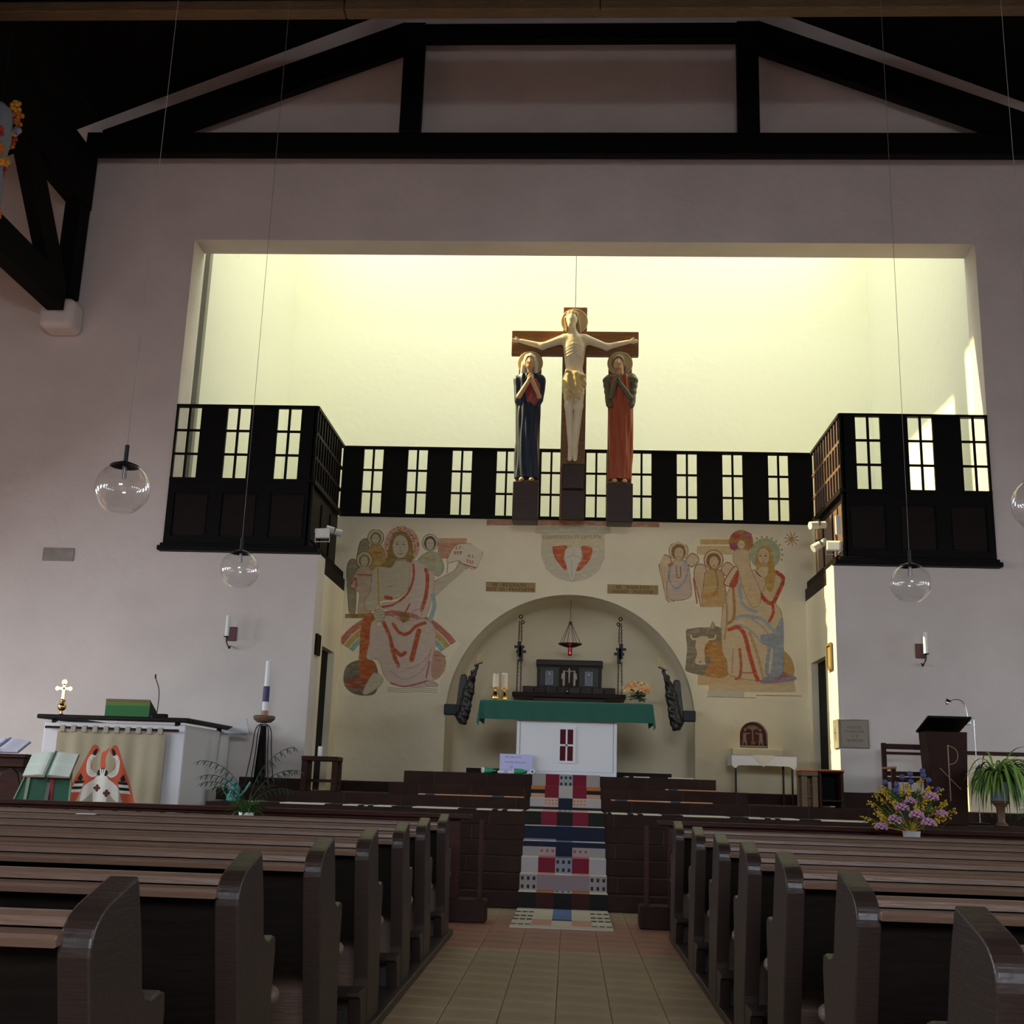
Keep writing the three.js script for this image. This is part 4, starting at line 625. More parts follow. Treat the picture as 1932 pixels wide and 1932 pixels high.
  area(c, [[800, 390], [850, 370], [930, 380], [945, 480], [960, 570], [1040, 760], [1030, 880], [960, 900], [890, 760], [850, 620], [830, 540], [790, 480]], '#cdb28a', '#8f6f48', 5); for (const [x, y, q] of [[960, 780, 36], [985, 840, 40], [920, 720, 34]]) oval(c, x, y, q, q, '#cfb284', '#b39560', 4); oval(c, 866, 328, 34, 42, '#cdb690', '#9a7848', 3); for (const q of [-10, 12]) oval(c, 866 + q, 324, 4, 3, '#6a4e34');
  for (let k = 0; k < 10; k++) stroke(c, [[1330, 278], [1330 + 66 * Math.cos(k * 0.628 + 0.2), 278 + 66 * Math.sin(k * 0.628 + 0.2)]], '#a1763a', 8); oval(c, 1330, 278, 18, 18, '#b9883e');
});
mural('painted shield with red wings and a worn Latin line above the niche', AC,
  [[90, 52], [1850, 70], [1850, 135], [1355, 128], [1355, 195], [1295, 225], [1295, 440], [1240, 570], [1120, 660], [960, 690], [810, 650], [700, 560], [650, 420], [650, 225], [580, 180], [600, 115], [90, 112]], (c) => {
  c.fillStyle = '#a97a5f'; c.beginPath(); c.moveTo(90, 52); c.lineTo(1850, 70); c.lineTo(1850, 135); c.lineTo(90, 114); c.fill();
  area(c, [[580, 185], [600, 118], [1350, 124], [1355, 195], [1300, 225], [1290, 470], [1200, 610], [970, 690], [750, 610], [655, 470], [650, 225]], '#bfb59a'); c.fillStyle = '#b3ab93'; c.fillRect(600, 120, 750, 80); c.fillStyle = '#c5b68e'; c.fillRect(670, 262, 610, 60);
  area(c, [[765, 340], [800, 326], [915, 328], [880, 440], [915, 540], [880, 560], [790, 440]], '#b04a26'); area(c, [[1060, 330], [1165, 345], [1150, 450], [1060, 560], [1000, 570], [1070, 440]], '#b5512f');
  area(c, [[890, 400], [930, 340], [1040, 340], [1062, 420], [1010, 560], [985, 660], [945, 670], [915, 560]], '#cbc3ae', '#a89878', 5); stroke(c, [[960, 470], [962, 640]], '#a08f74', 5); stroke(c, [[910, 440], [970, 420], [1040, 440]], '#9c9078', 5); stroke(c, [[990, 360], [960, 420]], '#a29a84', 6);
  c.fillStyle = '#8a7048'; c.font = 'bold 50px serif'; c.fillText('CONVESCENS IN EDVLIVM', 668, 252, 600);
}, 340);
function inscription(lines, x0, x1, y0, y1, label) {
  const t = canvasTex(512, 108, (c) => { c.fillStyle = '#9c8358'; c.fillRect(0, 0, 512, 108); for (let k = 0; k < 500; k++) { c.fillStyle = k % 2 ? '#a68e64' : '#8c7348'; c.fillRect(rnd(0, 512), rnd(0, 108), 9, 4); } c.fillStyle = '#5f4726'; c.font = 'bold 50px serif'; c.textAlign = 'center'; lines.forEach((l, i) => c.fillText(l, 256, 47 + 51 * i, 496)); });
  const o = mesh('wall_inscription', new THREE.PlaneGeometry(x1 - x0, y1 - y0).translate((x0 + x1) / 2, (y0 + y1) / 2, ZB + 0.003), new THREE.MeshStandardMaterial({ map: t, roughness: 0.9 })); tag(o, label, 'inscription');
}
inscription(['SE · REGNANS ·', 'DAT · IN · PRAEMIVM'], -1.442, -0.623, 4.353, 4.515, 'painted two-line Latin inscription left of the shield, ending in PRAEMIVM');
inscription(['· SE · NASCENS ·', '· DEDIT · SOCIVM ·'], 0.559, 1.391, 4.362, 4.517, 'painted two-line Latin inscription right of the shield, ending in SOCIVM');
// ---------------------------------------------------------------- hanging crucifixion group
{
  const Z = -16.85, o = thing('crucifixion_group', 'large carved wooden crucifix with two mourning figures hanging before the gallery', 'sculpture', 0, 5.354, -17.95); o.scale.setScalar(1.0653);
  const B = (n, x0, x1, y0, y1, z0, z1, m = M.crossWood, r = 0.012) => mesh(n, rb(x0, x1, y0 - 5.1, y1 - 5.1, z0, z1, r), m, o);
  B('cross_post', -0.235, 0.14, 5.2, 8.63, -0.1, 0); B('cross_beam', -1.04, 0.95, 7.825, 8.22, -0.11, 0.012);
  B('side_post', -0.915, -0.56, 5.69, 7.825, -0.1, 0); B('side_post', 0.483, 0.848, 5.69, 7.825, -0.1, 0);
  B('base_block', -0.935, -0.555, 5.1, 5.70, -0.1, 0.24, M.crossDark); B('base_block', 0.478, 0.862, 5.1, 5.70, -0.1, 0.24, M.crossDark);
  B('foot_block', -0.2, 0.145, 5.62, 6.02, 0, 0.16, M.crossDark, 0.03); B('lower_board', -0.2, 0.15, 5.18, 5.64, 0, 0.05, M.crossDark);
  const flesh = std([0.72, 0.60, 0.38], 0.42), gold = std([0.60, 0.43, 0.17], 0.35), haloM = std([0.56, 0.42, 0.20], 0.4);
  const F = (fn, lo, hi, res) => carve(fn, lo, hi, res);
  const y = (v) => v - 5.1;
  // crucified figure: body in one piece, cloth and halo on it
  const body = F((p) => {
    let d = ell(p, [-0.05, y(7.93), 0.11], [0.175, 0.23, 0.11]);                                   // rib cage
    d = smin(d, ell(p, [-0.05, y(7.66), 0.10], [0.14, 0.17, 0.085]), 0.08);                         // belly
    d = smin(d, ell(p, [-0.05, y(7.40), 0.10], [0.165, 0.15, 0.10]), 0.08);                         // hips
    d = smin(d, cap(p, [-0.07, y(8.08), 0.12], [-0.085, y(8.22), 0.15], 0.062, 0.055), 0.05);       // neck
    d = smin(d, ell(p, [-0.10, y(8.345), 0.19], [0.088, 0.125, 0.098]), 0.03);                      // head
    d = smin(d, ell(p, [-0.115, y(8.235), 0.235], [0.05, 0.06, 0.045]), 0.03);                      // bearded chin
    d = smin(d, cap(p, [-0.115, y(8.36), 0.285], [-0.118, y(8.315), 0.30], 0.011, 0.014), 0.015);   // nose
    for (const s of [-1, 1]) {
      d = smin(d, cap(p, [-0.05 + s * 0.17, y(8.05), 0.10], [-0.05 + s * 0.50, y(7.93), 0.08], 0.072, 0.054), 0.07);
      d = smin(d, cap(p, [-0.05 + s * 0.50, y(7.93), 0.08], [-0.055 + s * 0.83, y(8.025), 0.055], 0.053, 0.034), 0.04);
      d = smin(d, ell(p, [-0.055 + s * 0.905, y(8.035), 0.05], [0.052, 0.038, 0.026]), 0.02);       // palm
      for (let k = 0; k < 4; k++) d = smin(d, cap(p, [-0.055 + s * 0.935, y(8.012 + k * 0.016), 0.055], [-0.055 + s * (0.985 - Math.abs(k - 1.5) * 0.007), y(8.005 + k * 0.02), 0.075], 0.0085, 0.0075), 0.004);
      d = smin(d, cap(p, [-0.055 + s * 0.88, y(8.06), 0.06], [-0.055 + s * 0.925, y(8.09), 0.075], 0.011, 0.009), 0.008); // thumb
      d = smin(d, cap(p, [-0.05 + s * 0.08, y(7.34), 0.10], [-0.045 + s * 0.075, y(6.93), 0.16], 0.088, 0.066), 0.04); // thigh
      d = smin(d, cap(p, [-0.045 + s * 0.075, y(6.93), 0.16], [-0.045 + s * 0.035, y(6.27), 0.09], 0.064, 0.038), 0.03); // shin
      d = smin(d, cap(p, [-0.045 + s * 0.035, y(6.25), 0.09], [-0.05 + s * 0.04, y(6.08), 0.16], 0.04, 0.032), 0.02); // foot
    }
    for (let k = 0; k < 4; k++) for (const s of [-1, 1]) d = smin(d, cap(p, [-0.05 + s * 0.02, y(7.93 - k * 0.05), 0.215 - k * 0.004], [-0.05 + s * 0.13, y(7.88 - k * 0.05), 0.17], 0.012, 0.008), 0.02);
    return d;
  }, [-1.12, y(5.98), -0.12], [1.02, y(8.56), 0.42], 150);
  mesh('crucified_figure', body, flesh, o);
  mesh('hair', F((p) => { let d = ell(p, [-0.095, y(8.40), 0.165], [0.105, 0.10, 0.11]); d = smin(d, cap(p, [-0.19, y(8.36), 0.17], [-0.175, y(8.16), 0.16], 0.03, 0.026), 0.03); d = smin(d, cap(p, [-0.005, y(8.36), 0.15], [0.02, y(8.12), 0.14], 0.034, 0.028), 0.03); d = Math.max(d, -ell(p, [-0.112, y(8.315), 0.30], [0.075, 0.10, 0.08])); return d + 0.004 * Math.sin(p[0] * 90); }, [-0.26, y(8.06), 0.02], [0.10, y(8.54), 0.32], 48), std([0.30, 0.18, 0.07], 0.5), o);
  mesh('loincloth', F((p) => { const t = (y(7.50) - p[1]) / 0.5, w = 0.185 + 0.012 * Math.sin(p[0] * 40 + p[1] * 18); let d = Math.max(ell(p, [-0.05, y(7.28), 0.10], [w, 0.30, 0.135]), p[1] - y(7.52)); d = smin(d, cap(p, [-0.16, y(7.48), 0.21], [0.10, y(7.40), 0.22], 0.028, 0.03), 0.03); d = smin(d, cap(p, [-0.02, y(7.42), 0.22], [0.03, y(7.05), 0.22], 0.05, 0.03), 0.04); d = smin(d, cap(p, [-0.14, y(7.4), 0.2], [-0.13, y(7.02), 0.2], 0.04, 0.035), 0.04); return Math.max(d, -(p[1] - y(6.98))) + 0.005 * Math.sin((p[1] + p[0] * 0.6) * 70) * Math.min(1, Math.max(0, t)); }, [-0.30, y(6.92), -0.08], [0.20, y(7.60), 0.34], 64), gold, o);
  const halo = (x, yy, r, z) => { mesh('halo', merge([new THREE.CylinderGeometry(r, r, 0.025, 36).rotateX(Math.PI / 2), new THREE.TorusGeometry(r, 0.014, 8, 40).translate(0, 0, 0.012)]).translate(x, y(yy), z), haloM, o); };
  halo(-0.06, 8.36, 0.2, 0.05); halo(-0.735, 7.66, 0.185, 0.04); halo(0.66, 7.67, 0.185, 0.04);
  // mourning woman on the left: blue mantle over a red dress, pale veil
  const robe = (cx, tilt) => (p) => {
    const yy = p[1], t = Math.min(1, Math.max(0, (y(7.42) - yy) / 1.66)), half = 0.165 + 0.05 * Math.sin(Math.PI * Math.min(1, t * 1.6)) * 0.35 + 0.015 * t;
    const dx = (p[0] - cx - tilt * Math.sin(t * 3) * 0.02) / half, dz = (p[2] - 0.09) / 0.135;
    const a = Math.atan2(dz, dx), fold = 0.05 * t * Math.cos(a * 9 + 2.2 * t) + 0.03 * Math.cos(a * 17 - 3 * t);
    let d = (Math.hypot(dx, dz) - 1 - fold) * 0.12;
    return Math.max(d, yy - y(7.44), y(5.78) - yy);
  };
  const blue = std([0.016, 0.022, 0.042], 0.4), rdress = std([0.27, 0.03, 0.015], 0.45), veil = std([0.60, 0.55, 0.42], 0.5), face = std([0.55, 0.33, 0.16], 0.5), orange = std([0.36, 0.075, 0.025], 0.42), moss = std([0.10, 0.085, 0.035], 0.5), brownHair = std([0.16, 0.085, 0.035], 0.5);
  const cut = (f, g) => (p) => Math.max(f(p), -g(p));
  const L = [-0.735, 0.665];
  // dress core, mantle shell, head, hands for each
  for (const [i, cx] of L.entries()) {
    const s = i ? 1 : -1, R = robe(cx, s);
    mesh(i ? 'long_robe' : 'dark_mantle', F((p) => { let d = R(p); d = smin(d, cap(p, [cx - 0.15, y(7.36), 0.10], [cx + 0.15, y(7.38), 0.10], 0.075, 0.07), 0.06); for (const q of [-1, 1]) d = smin(d, cap(p, [cx + q * 0.185, y(7.35), 0.1], [cx + q * 0.17, y(7.02), 0.15], 0.062, 0.055), 0.05); return d + 0.006 * Math.sin(p[0] * 55 + 6 * p[1]) ; }, [cx - 0.33, y(5.74), -0.08], [cx + 0.33, y(7.52), 0.32], 84), i ? orange : blue, o);
    mesh(i ? 'shoulder_mantle' : 'red_dress', F((p) => { if (i) { let d = cap(p, [cx - 0.16, y(7.38), 0.11], [cx + 0.17, y(7.40), 0.11], 0.085, 0.085); for (const q of [-1, 1]) d = smin(d, cap(p, [cx + q * 0.195, y(7.34), 0.11], [cx + q * 0.16, y(6.95), 0.17], 0.072, 0.055), 0.06); return d + 0.004 * Math.sin(p[1] * 60); } return ell(p, [cx + 0.045, y(7.14), 0.16], [0.135, 0.26, 0.095]) + 0.004 * Math.sin(p[0] * 60 - p[1] * 20); }, [cx - 0.32, y(6.8), -0.03], [cx + 0.32, y(7.52), 0.32], 64), i ? moss : rdress, o);
    const hx = cx + (i ? -0.035 : 0.0), hy = 7.63;
    mesh('head', F((p) => { let d = ell(p, [hx, y(hy), 0.15], [0.082, 0.108, 0.09]); d = smin(d, cap(p, [hx + (i ? 0.03 : 0), y(hy - 0.08), 0.13], [cx, y(7.42), 0.11], 0.05, 0.06), 0.03); d = smin(d, cap(p, [hx, y(hy + 0.015), 0.236], [hx, y(hy - 0.025), 0.252], 0.01, 0.014), 0.014); d = smin(d, ell(p, [hx, y(hy - 0.075), 0.205], [0.04, 0.03, 0.03]), 0.02); for (const q of [-1, 1]) d = Math.max(d, -ell(p, [hx + q * 0.032, y(hy + 0.02), 0.245], [0.02, 0.011, 0.012])); return d; }, [cx - 0.16, y(7.34), 0], [cx + 0.16, y(7.78), 0.30], 52), face, o);
    mesh(i ? 'hair' : 'veil', F((p) => { let d = ell(p, [hx, y(hy + 0.035), 0.125], [0.108, 0.125, 0.115]); if (!i) d = smin(d, smin(cap(p, [hx - 0.1, y(hy), 0.12], [hx - 0.12, y(7.25), 0.13], 0.034, 0.04), cap(p, [hx + 0.1, y(hy), 0.12], [hx + 0.09, y(7.42), 0.12], 0.03, 0.03), 0.02), 0.03); else d = smin(d, cap(p, [hx + 0.09, y(hy), 0.10], [hx + 0.10, y(7.46), 0.09], 0.035, 0.03), 0.03); d = Math.max(d, -ell(p, [hx, y(hy - 0.03), 0.235], [0.074, 0.115, 0.11])); return d + 0.003 * Math.sin(p[0] * 80); }, [cx - 0.22, y(7.15), -0.02], [cx + 0.22, y(7.84), 0.28], 56), i ? brownHair : veil, o);
    // folded hands under the chin, fingers side by side
    mesh('hands', F((p) => { let d = 9; const bx0 = cx + (i ? -0.05 : 0.02), by = 7.36; for (const q of [-1, 1]) { d = Math.min(d, cap(p, [cx + q * 0.15, y(7.06), 0.2], [bx0 + q * 0.03, y(by - 0.07), 0.25], 0.045, 0.034)); d = smin(d, ell(p, [bx0 + q * 0.026, y(by - 0.03), 0.265], [0.026, 0.042, 0.02]), 0.015); for (let k = 0; k < 4; k++) d = smin(d, cap(p, [bx0 + q * (0.012 + k * 0.011), y(by), 0.27], [bx0 + q * (0.006 + k * 0.009), y(by + 0.055 - k * 0.008), 0.262], 0.0085, 0.007), 0.003); d = smin(d, cap(p, [bx0 + q * 0.02, y(by - 0.04), 0.285], [bx0 + q * 0.004, y(by - 0.002), 0.295], 0.01, 0.008), 0.006); } return d; }, [cx - 0.24, y(6.98), 0.1], [cx + 0.24, y(7.46), 0.33], 60), i ? moss : face, o);
    for (const q of [-1, 1]) mesh('foot', F((p) => smin(ell(p, [cx + q * 0.075, y(5.745), 0.17], [0.042, 0.032, 0.085]), ell(p, [cx + q * 0.072, y(5.73), 0.235], [0.03, 0.02, 0.03]), 0.02), [cx + q * 0.075 - 0.07, y(5.69), 0.05], [cx + q * 0.075 + 0.07, y(5.80), 0.29], 24), face, o);
  }
  mesh('hanging_wire', cyl(0.005, 0.005, 11.1, -0.048, y(8.6), -0.05, 5), M.iron, o);
}
// ---------------------------------------------------------------- pendant globe lamps
{
  const mk = (x, z, label) => {
    const o = thing('pendant_lamp', label, 'lamp', x, 3.15, z, 'glass globe pendants');
    const R = 0.2, pts = []; for (let k = 0; k <= 22; k++) { const t = -1.02 + (Math.PI / 2 - 0.12 + 1.02) * k / 22; pts.push([R * Math.cos(t) * 1.0, 0.17 + R * Math.sin(t)]); }
    const inner = pts.slice().reverse().map(([r, y]) => [r - 0.002, y]);
    mesh('glass_globe', lathe(pts, 40), M.globe, o);
    mesh('cap_disc', lathe([[0.015, 0.385], [0.10, 0.352], [0.112, 0.34], [0.10, 0.343], [0.012, 0.372]], 28), M.iron, o);
    mesh('socket_tube', cyl(0.017, 0.017, 0.13, 0, 0.38, 0, 14), M.iron, o);
    mesh('lamp_holder', cyl(0.02, 0.018, 0.11, 0, 0.245, 0, 16), M.steel, o);
    mesh('cord', cyl(0.0024, 0.0024, 14.98 - 0.433 * Math.abs(x + 0.1) - 3.15 - 0.51, 0, 0.51, 0, 6), M.cord, o);
    return o;
  };
  M.globe = new THREE.MeshPhysicalMaterial({ color: lin(0.97, 0.97, 0.96), roughness: 0.015, transmission: 1, thickness: 0, ior: 1.6, specularIntensity: 1 });
  M.cord = std([0.20, 0.19, 0.17], 0.6);
  mk(-3.41, -8.2, 'clear glass globe pendant lamp hanging left before the front wall, the nearer one');
  mk(-3.45, -11.5, 'clear glass globe pendant lamp hanging before the left corner gallery');
  mk(3.36, -11.45, 'clear glass globe pendant lamp hanging before the right corner gallery');
  mk(3.36, -8.2, 'clear glass globe pendant lamp cut by the right picture edge');
}
// ---------------------------------------------------------------- wall sconces, plaques, floodlights
for (const [x, s, lab] of [[-5.0, -1, 'candle sconce with a maroon back plate left of the chancel'], [4.95, 1, 'candle sconce with a maroon back plate right of the chancel']]) {
  const o = thing('wall_sconce', lab, 'sconce', x, 3.08, ZF);
  mesh('back_plate', rb(-0.075, 0.075, 0.10, 0.31, 0, 0.02, 0.008), std([0.10, 0.022, 0.028], 0.5), o);
  mesh('arm', tube([[0, 0.03, 0.01], [0, 0.0, 0.08], [0, 0.03, 0.16], [0, 0.06, 0.22], [0, 0.13, 0.24]], 0.009, 7), M.iron, o);
  mesh('knob', new THREE.SphereGeometry(0.02, 10, 8).translate(0, 0.0, 0.07), M.iron, o);
  mesh('drip_pan', lathe([[0.012, 0.125], [0.045, 0.135], [0.047, 0.142], [0, 0.142]], 16).translate(0, 0, 0.24), M.iron, o);
  mesh('candle', cyl(0.03, 0.028, 0.30, 0, 0.142, 0.24, 14), M.waxWhite, o);
}
{
  const st = std([0.40, 0.35, 0.30], 0.85, { map: stoneTone });
  const a = mesh('stone_tablet', rb(-0.24, 0.24, -0.1, 0.1, 0, 0.02, 0.008), st); a.position.set(-7.75, 4.42, ZF); tag(a, 'blank beige stone tablet high on the left front wall', 'tablet');
  // corner stone with worn letters on the front and a cross on the side
  const tx = canvasTex(256, 256, (c) => { c.fillStyle = '#8f8576'; c.fillRect(0, 0, 256, 256); for (let k = 0; k < 900; k++) { c.fillStyle = k % 2 ? '#988e7e' : '#847a6b'; c.fillRect(rnd(0, 256), rnd(0, 256), 5, 3); } c.fillStyle = '#5f5446'; c.font = 'bold 34px serif'; c.textAlign = 'center'; c.fillText('LOCVTVS', 128, 78, 150); c.fillText('EVANGELIVM', 128, 118, 190); c.fillText('A  D', 128, 162, 90); c.fillText('MCMXXVII', 128, 206, 160); });
  const o = thing('corner_stone', 'square brown foundation stone with carved lettering on the right chancel corner', 'stone', 3.768, 2.1, ZF + 0.002);
  const cs = std([0.27, 0.24, 0.20], 0.85, { map: stoneTone });
  mesh('front_slab', rb(-0.02, 0.41, -0.2, 0.2, 0, 0.02, 0.012), cs, o); mesh('side_slab', rb(-0.02, 0, -0.2, 0.2, -0.30, 0.0, 0.004), cs, o);
  mesh('lettering', new THREE.PlaneGeometry(0.36, 0.36).translate(0.205, 0, 0.0205), new THREE.MeshStandardMaterial({ map: tx, roughness: 0.85 }), o);
  mesh('carved_cross', [bx(-0.024, -0.02, -0.09, 0.09, -0.165, -0.15), bx(-0.024, -0.02, 0.005, 0.025, -0.2, -0.115)], std([0.12, 0.10, 0.07], 0.8), o);
}
{
  const shell = std([0.62, 0.62, 0.58], 0.5), gl = std([0.75, 0.76, 0.72], 0.2);
  const flood = (x, y, z, ry, rx, lab) => { const o = thing('floodlight', lab, 'floodlight', x, y, z); o.rotation.set(rx, ry, 0); mesh('housing', rb(-0.105, 0.105, -0.075, 0.075, -0.06, 0.06, 0.02), shell, o); mesh('lens', rb(-0.085, 0.085, -0.055, 0.055, 0.058, 0.066, 0.004), gl, o); mesh('yoke', [bx(-0.115, -0.105, -0.12, 0.01, -0.012, 0.012), bx(0.105, 0.115, -0.12, 0.01, -0.012, 0.012), bx(-0.115, 0.115, -0.13, -0.12, -0.012, 0.012)], M.steel, o); };
  flood(-3.78, 4.84, -16.62, 0.5, 0.25, 'white floodlight on the edge of the left corner gallery'); flood(3.80, 4.80, -16.60, -0.4, 0.2, 'white floodlight on the edge of the right corner gallery');
  const spot = (x, y, z, rz, lab) => { const o = thing('spotlight', lab, 'spotlight', x, y, z); o.rotation.set(0.1, 0.3, rz); mesh('front_tube', cyl(0.06, 0.06, 0.13, 0, 0.004, 0, 18).rotateZ(Math.PI / 2), shell, o); mesh('rear_tube', cyl(0.056, 0.05, 0.11, 0, -0.116, 0, 18).rotateZ(Math.PI / 2), shell, o); mesh('clamp', bx(-0.006, 0.006, -0.01, 0.09, -0.065, 0.065), M.iron, o); };
  spot(3.66, 5.20, -17.0, 0.1, 'upper white tubular spotlight on the right corner gallery'); spot(3.68, 4.90, -17.0, 0.5, 'lower white tubular spotlight on the right corner gallery, tilted'); spot(-3.70, 4.98, -17.1, -0.25, 'small white tubular spotlight beside the left corner gallery');
  const bxm = thing('junction_box', 'upright white junction box above the right floodlight', 'box', 3.84, 4.95, -16.5); mesh('cover', rb(-0.035, 0.035, 0, 0.28, -0.03, 0.03, 0.008), shell, bxm); mesh('conduit', cyl(0.01, 0.01, 0.12, 0, 0.28, 0, 8), M.iron, bxm);
  // framed panels hanging in the reveals
  const fl = thing('framed_panel', 'narrow dark board hanging on the left chancel reveal', 'panel', -3.79, 3.04, -16.88); mesh('board', rb(-0.01, 0.015, 0, 0.31, -0.14, 0.14, 0.006), M.blackWood, fl); mesh('frame', [bx(0.015, 0.022, 0, 0.03, -0.14, 0.14), bx(0.015, 0.022, 0.28, 0.31, -0.14, 0.14), bx(0.015, 0.022, 0.03, 0.28, -0.14, -0.115), bx(0.015, 0.022, 0.03, 0.28, 0.115, 0.14)], M.brownBlack, fl);
  const fr = thing('framed_panel', 'narrow gilt framed picture hanging on the sunlit right chancel reveal', 'picture', 3.76, 3.03, -16.92); mesh('board', rb(-0.012, 0.008, 0, 0.38, -0.13, 0.13, 0.006), std([0.22, 0.20, 0.10], 0.5), fr); mesh('frame', [bx(-0.03, -0.012, 0, 0.035, -0.15, 0.15), bx(-0.03, -0.012, 0.345, 0.38, -0.15, 0.15), bx(-0.03, -0.012, 0.035, 0.345, -0.15, -0.115), bx(-0.03, -0.012, 0.035, 0.345, 0.115, 0.15)], std([0.30, 0.16, 0.05], 0.4, { metalness: 0.4 }), fr);
}
// ---------------------------------------------------------------- arched wall niche with relief, side table
{
  const o = thing('niche_relief', 'small arched niche with a dark red relief of pale figures above the side table', 'relief', 2.9, 1.947, -18.79);
  mesh('back_slab', metric(prism(nicheOutline().map(([x, y]) => [(x - 2.9) * 0.985, (y - 1.945) * 0.985]), 0.02)), std([0.10, 0.014, 0.010], 0.7), o);
  const fig = std([0.33, 0.24, 0.17], 0.7);
  const figure = (cx, s) => carve((p) => { let d = cap(p, [cx, 0.22, 0.03], [cx, 0.12, 0.03], 0.03, 0.028); d = smin(d, ell(p, [cx - s * 0.01, 0.285, 0.035], [0.022, 0.026, 0.022]), 0.01); d = smin(d, cap(p, [cx - s * 0.02, 0.22, 0.04], [cx - s * 0.085, 0.235, 0.045], 0.012, 0.009), 0.01); d = smin(d, cap(p, [cx + 0.018, 0.12, 0.03], [cx + 0.028, 0.045, 0.03], 0.02, 0.013), 0.01); return smin(d, cap(p, [cx - 0.018, 0.12, 0.03], [cx - 0.03, 0.045, 0.03], 0.02, 0.013), 0.01); }, [cx - 0.13, 0.01, -0.03], [cx + 0.13, 0.33, 0.09], 44);
  for (const s of [-1, 1]) mesh('figure', figure(s * 0.13, s), fig, o);
  const tree = [cyl(0.016, 0.012, 0.26, 0, 0.04, 0.03, 8)]; for (let k = 0; k < 9; k++) { const t = Math.PI * (0.05 + 0.9 * k / 8); tree.push(tube([[0, 0.28, 0.03], [0.06 * Math.cos(t), 0.30 + 0.05 * Math.sin(t), 0.035], [0.12 * Math.cos(t), 0.275 + 0.085 * Math.sin(t), 0.03]], 0.008, 5)); }
  mesh('palm_tree', tree, fig, o); mesh('sill', rb(-0.215, 0.215, 0, 0.04, 0.02, 0.12, 0.006), fig, o); mesh('basket', new THREE.SphereGeometry(0.05, 12, 10).scale(1, 0.8, 0.6).translate(0, 0.08, 0.045), std([0.25, 0.12, 0.06], 0.7), o);
  const sh = mesh('stone_shelf', rb(-0.39, 0.39, 0, 0.105, 0, 0.2, 0.01), M.chancel); sh.position.set(2.93, 1.825, ZB); tag(sh, 'plain plastered shelf below the relief niche', 'shelf');
  const t = thing('side_table', 'small table with thin black legs under a white cloth right of the altar', 'table', 2.9, 1.09, -17.95);
  mesh('table_top', rb(-0.46, 0.46, 0.68, 0.70, -0.24, 0.24, 0.005), M.pewEnd, t);
  for (const [x, z] of [[-0.42, 0.21], [-0.36, -0.2], [0.36, -0.2], [0.42, 0.21]]) mesh('leg', rb(x - 0.014, x + 0.014, 0, 0.68, z - 0.014, z + 0.014, 0.003), M.iron, t);
  // cloth with dipping corners and a pointed overcloth
  const c = thing('table_cloth', 'white cloth with a pointed overlay on the side table', 'cloth', 2.9, 1.79, -17.95);
  const hang = (pts) => metric(prism(pts, 0.006)); const W2 = 0.475;
  const cl = M.whiteCloth.clone(); cl.side = THREE.DoubleSide;
  const f = hang([[-W2, 0.012], [-W2, -0.15], [-W2 + 0.05, -0.185], [-W2 + 0.10, -0.14], [0, -0.135], [W2 - 0.10, -0.14], [W2 - 0.03, -0.19], [W2, -0.15], [W2, 0.012]]).translate(0, 0, 0.25);
  mesh('linen', [f, rb(-W2, W2, 0.004, 0.012, -0.25, 0.256, 0.002), bx(-W2 - 0.006, -W2, -0.14, 0.012, -0.25, 0.256), bx(W2, W2 + 0.006, -0.14, 0.012, -0.25, 0.256)], cl, c);
  mesh('overlay', [hang([[-0.17, 0.016], [0.17, 0.016], [0, -0.16]]).translate(-0.01, 0, 0.258), bx(-0.18, 0.16, 0.012, 0.017, -0.2, 0.26)], std([0.74, 0.70, 0.60], 0.9), c);
}
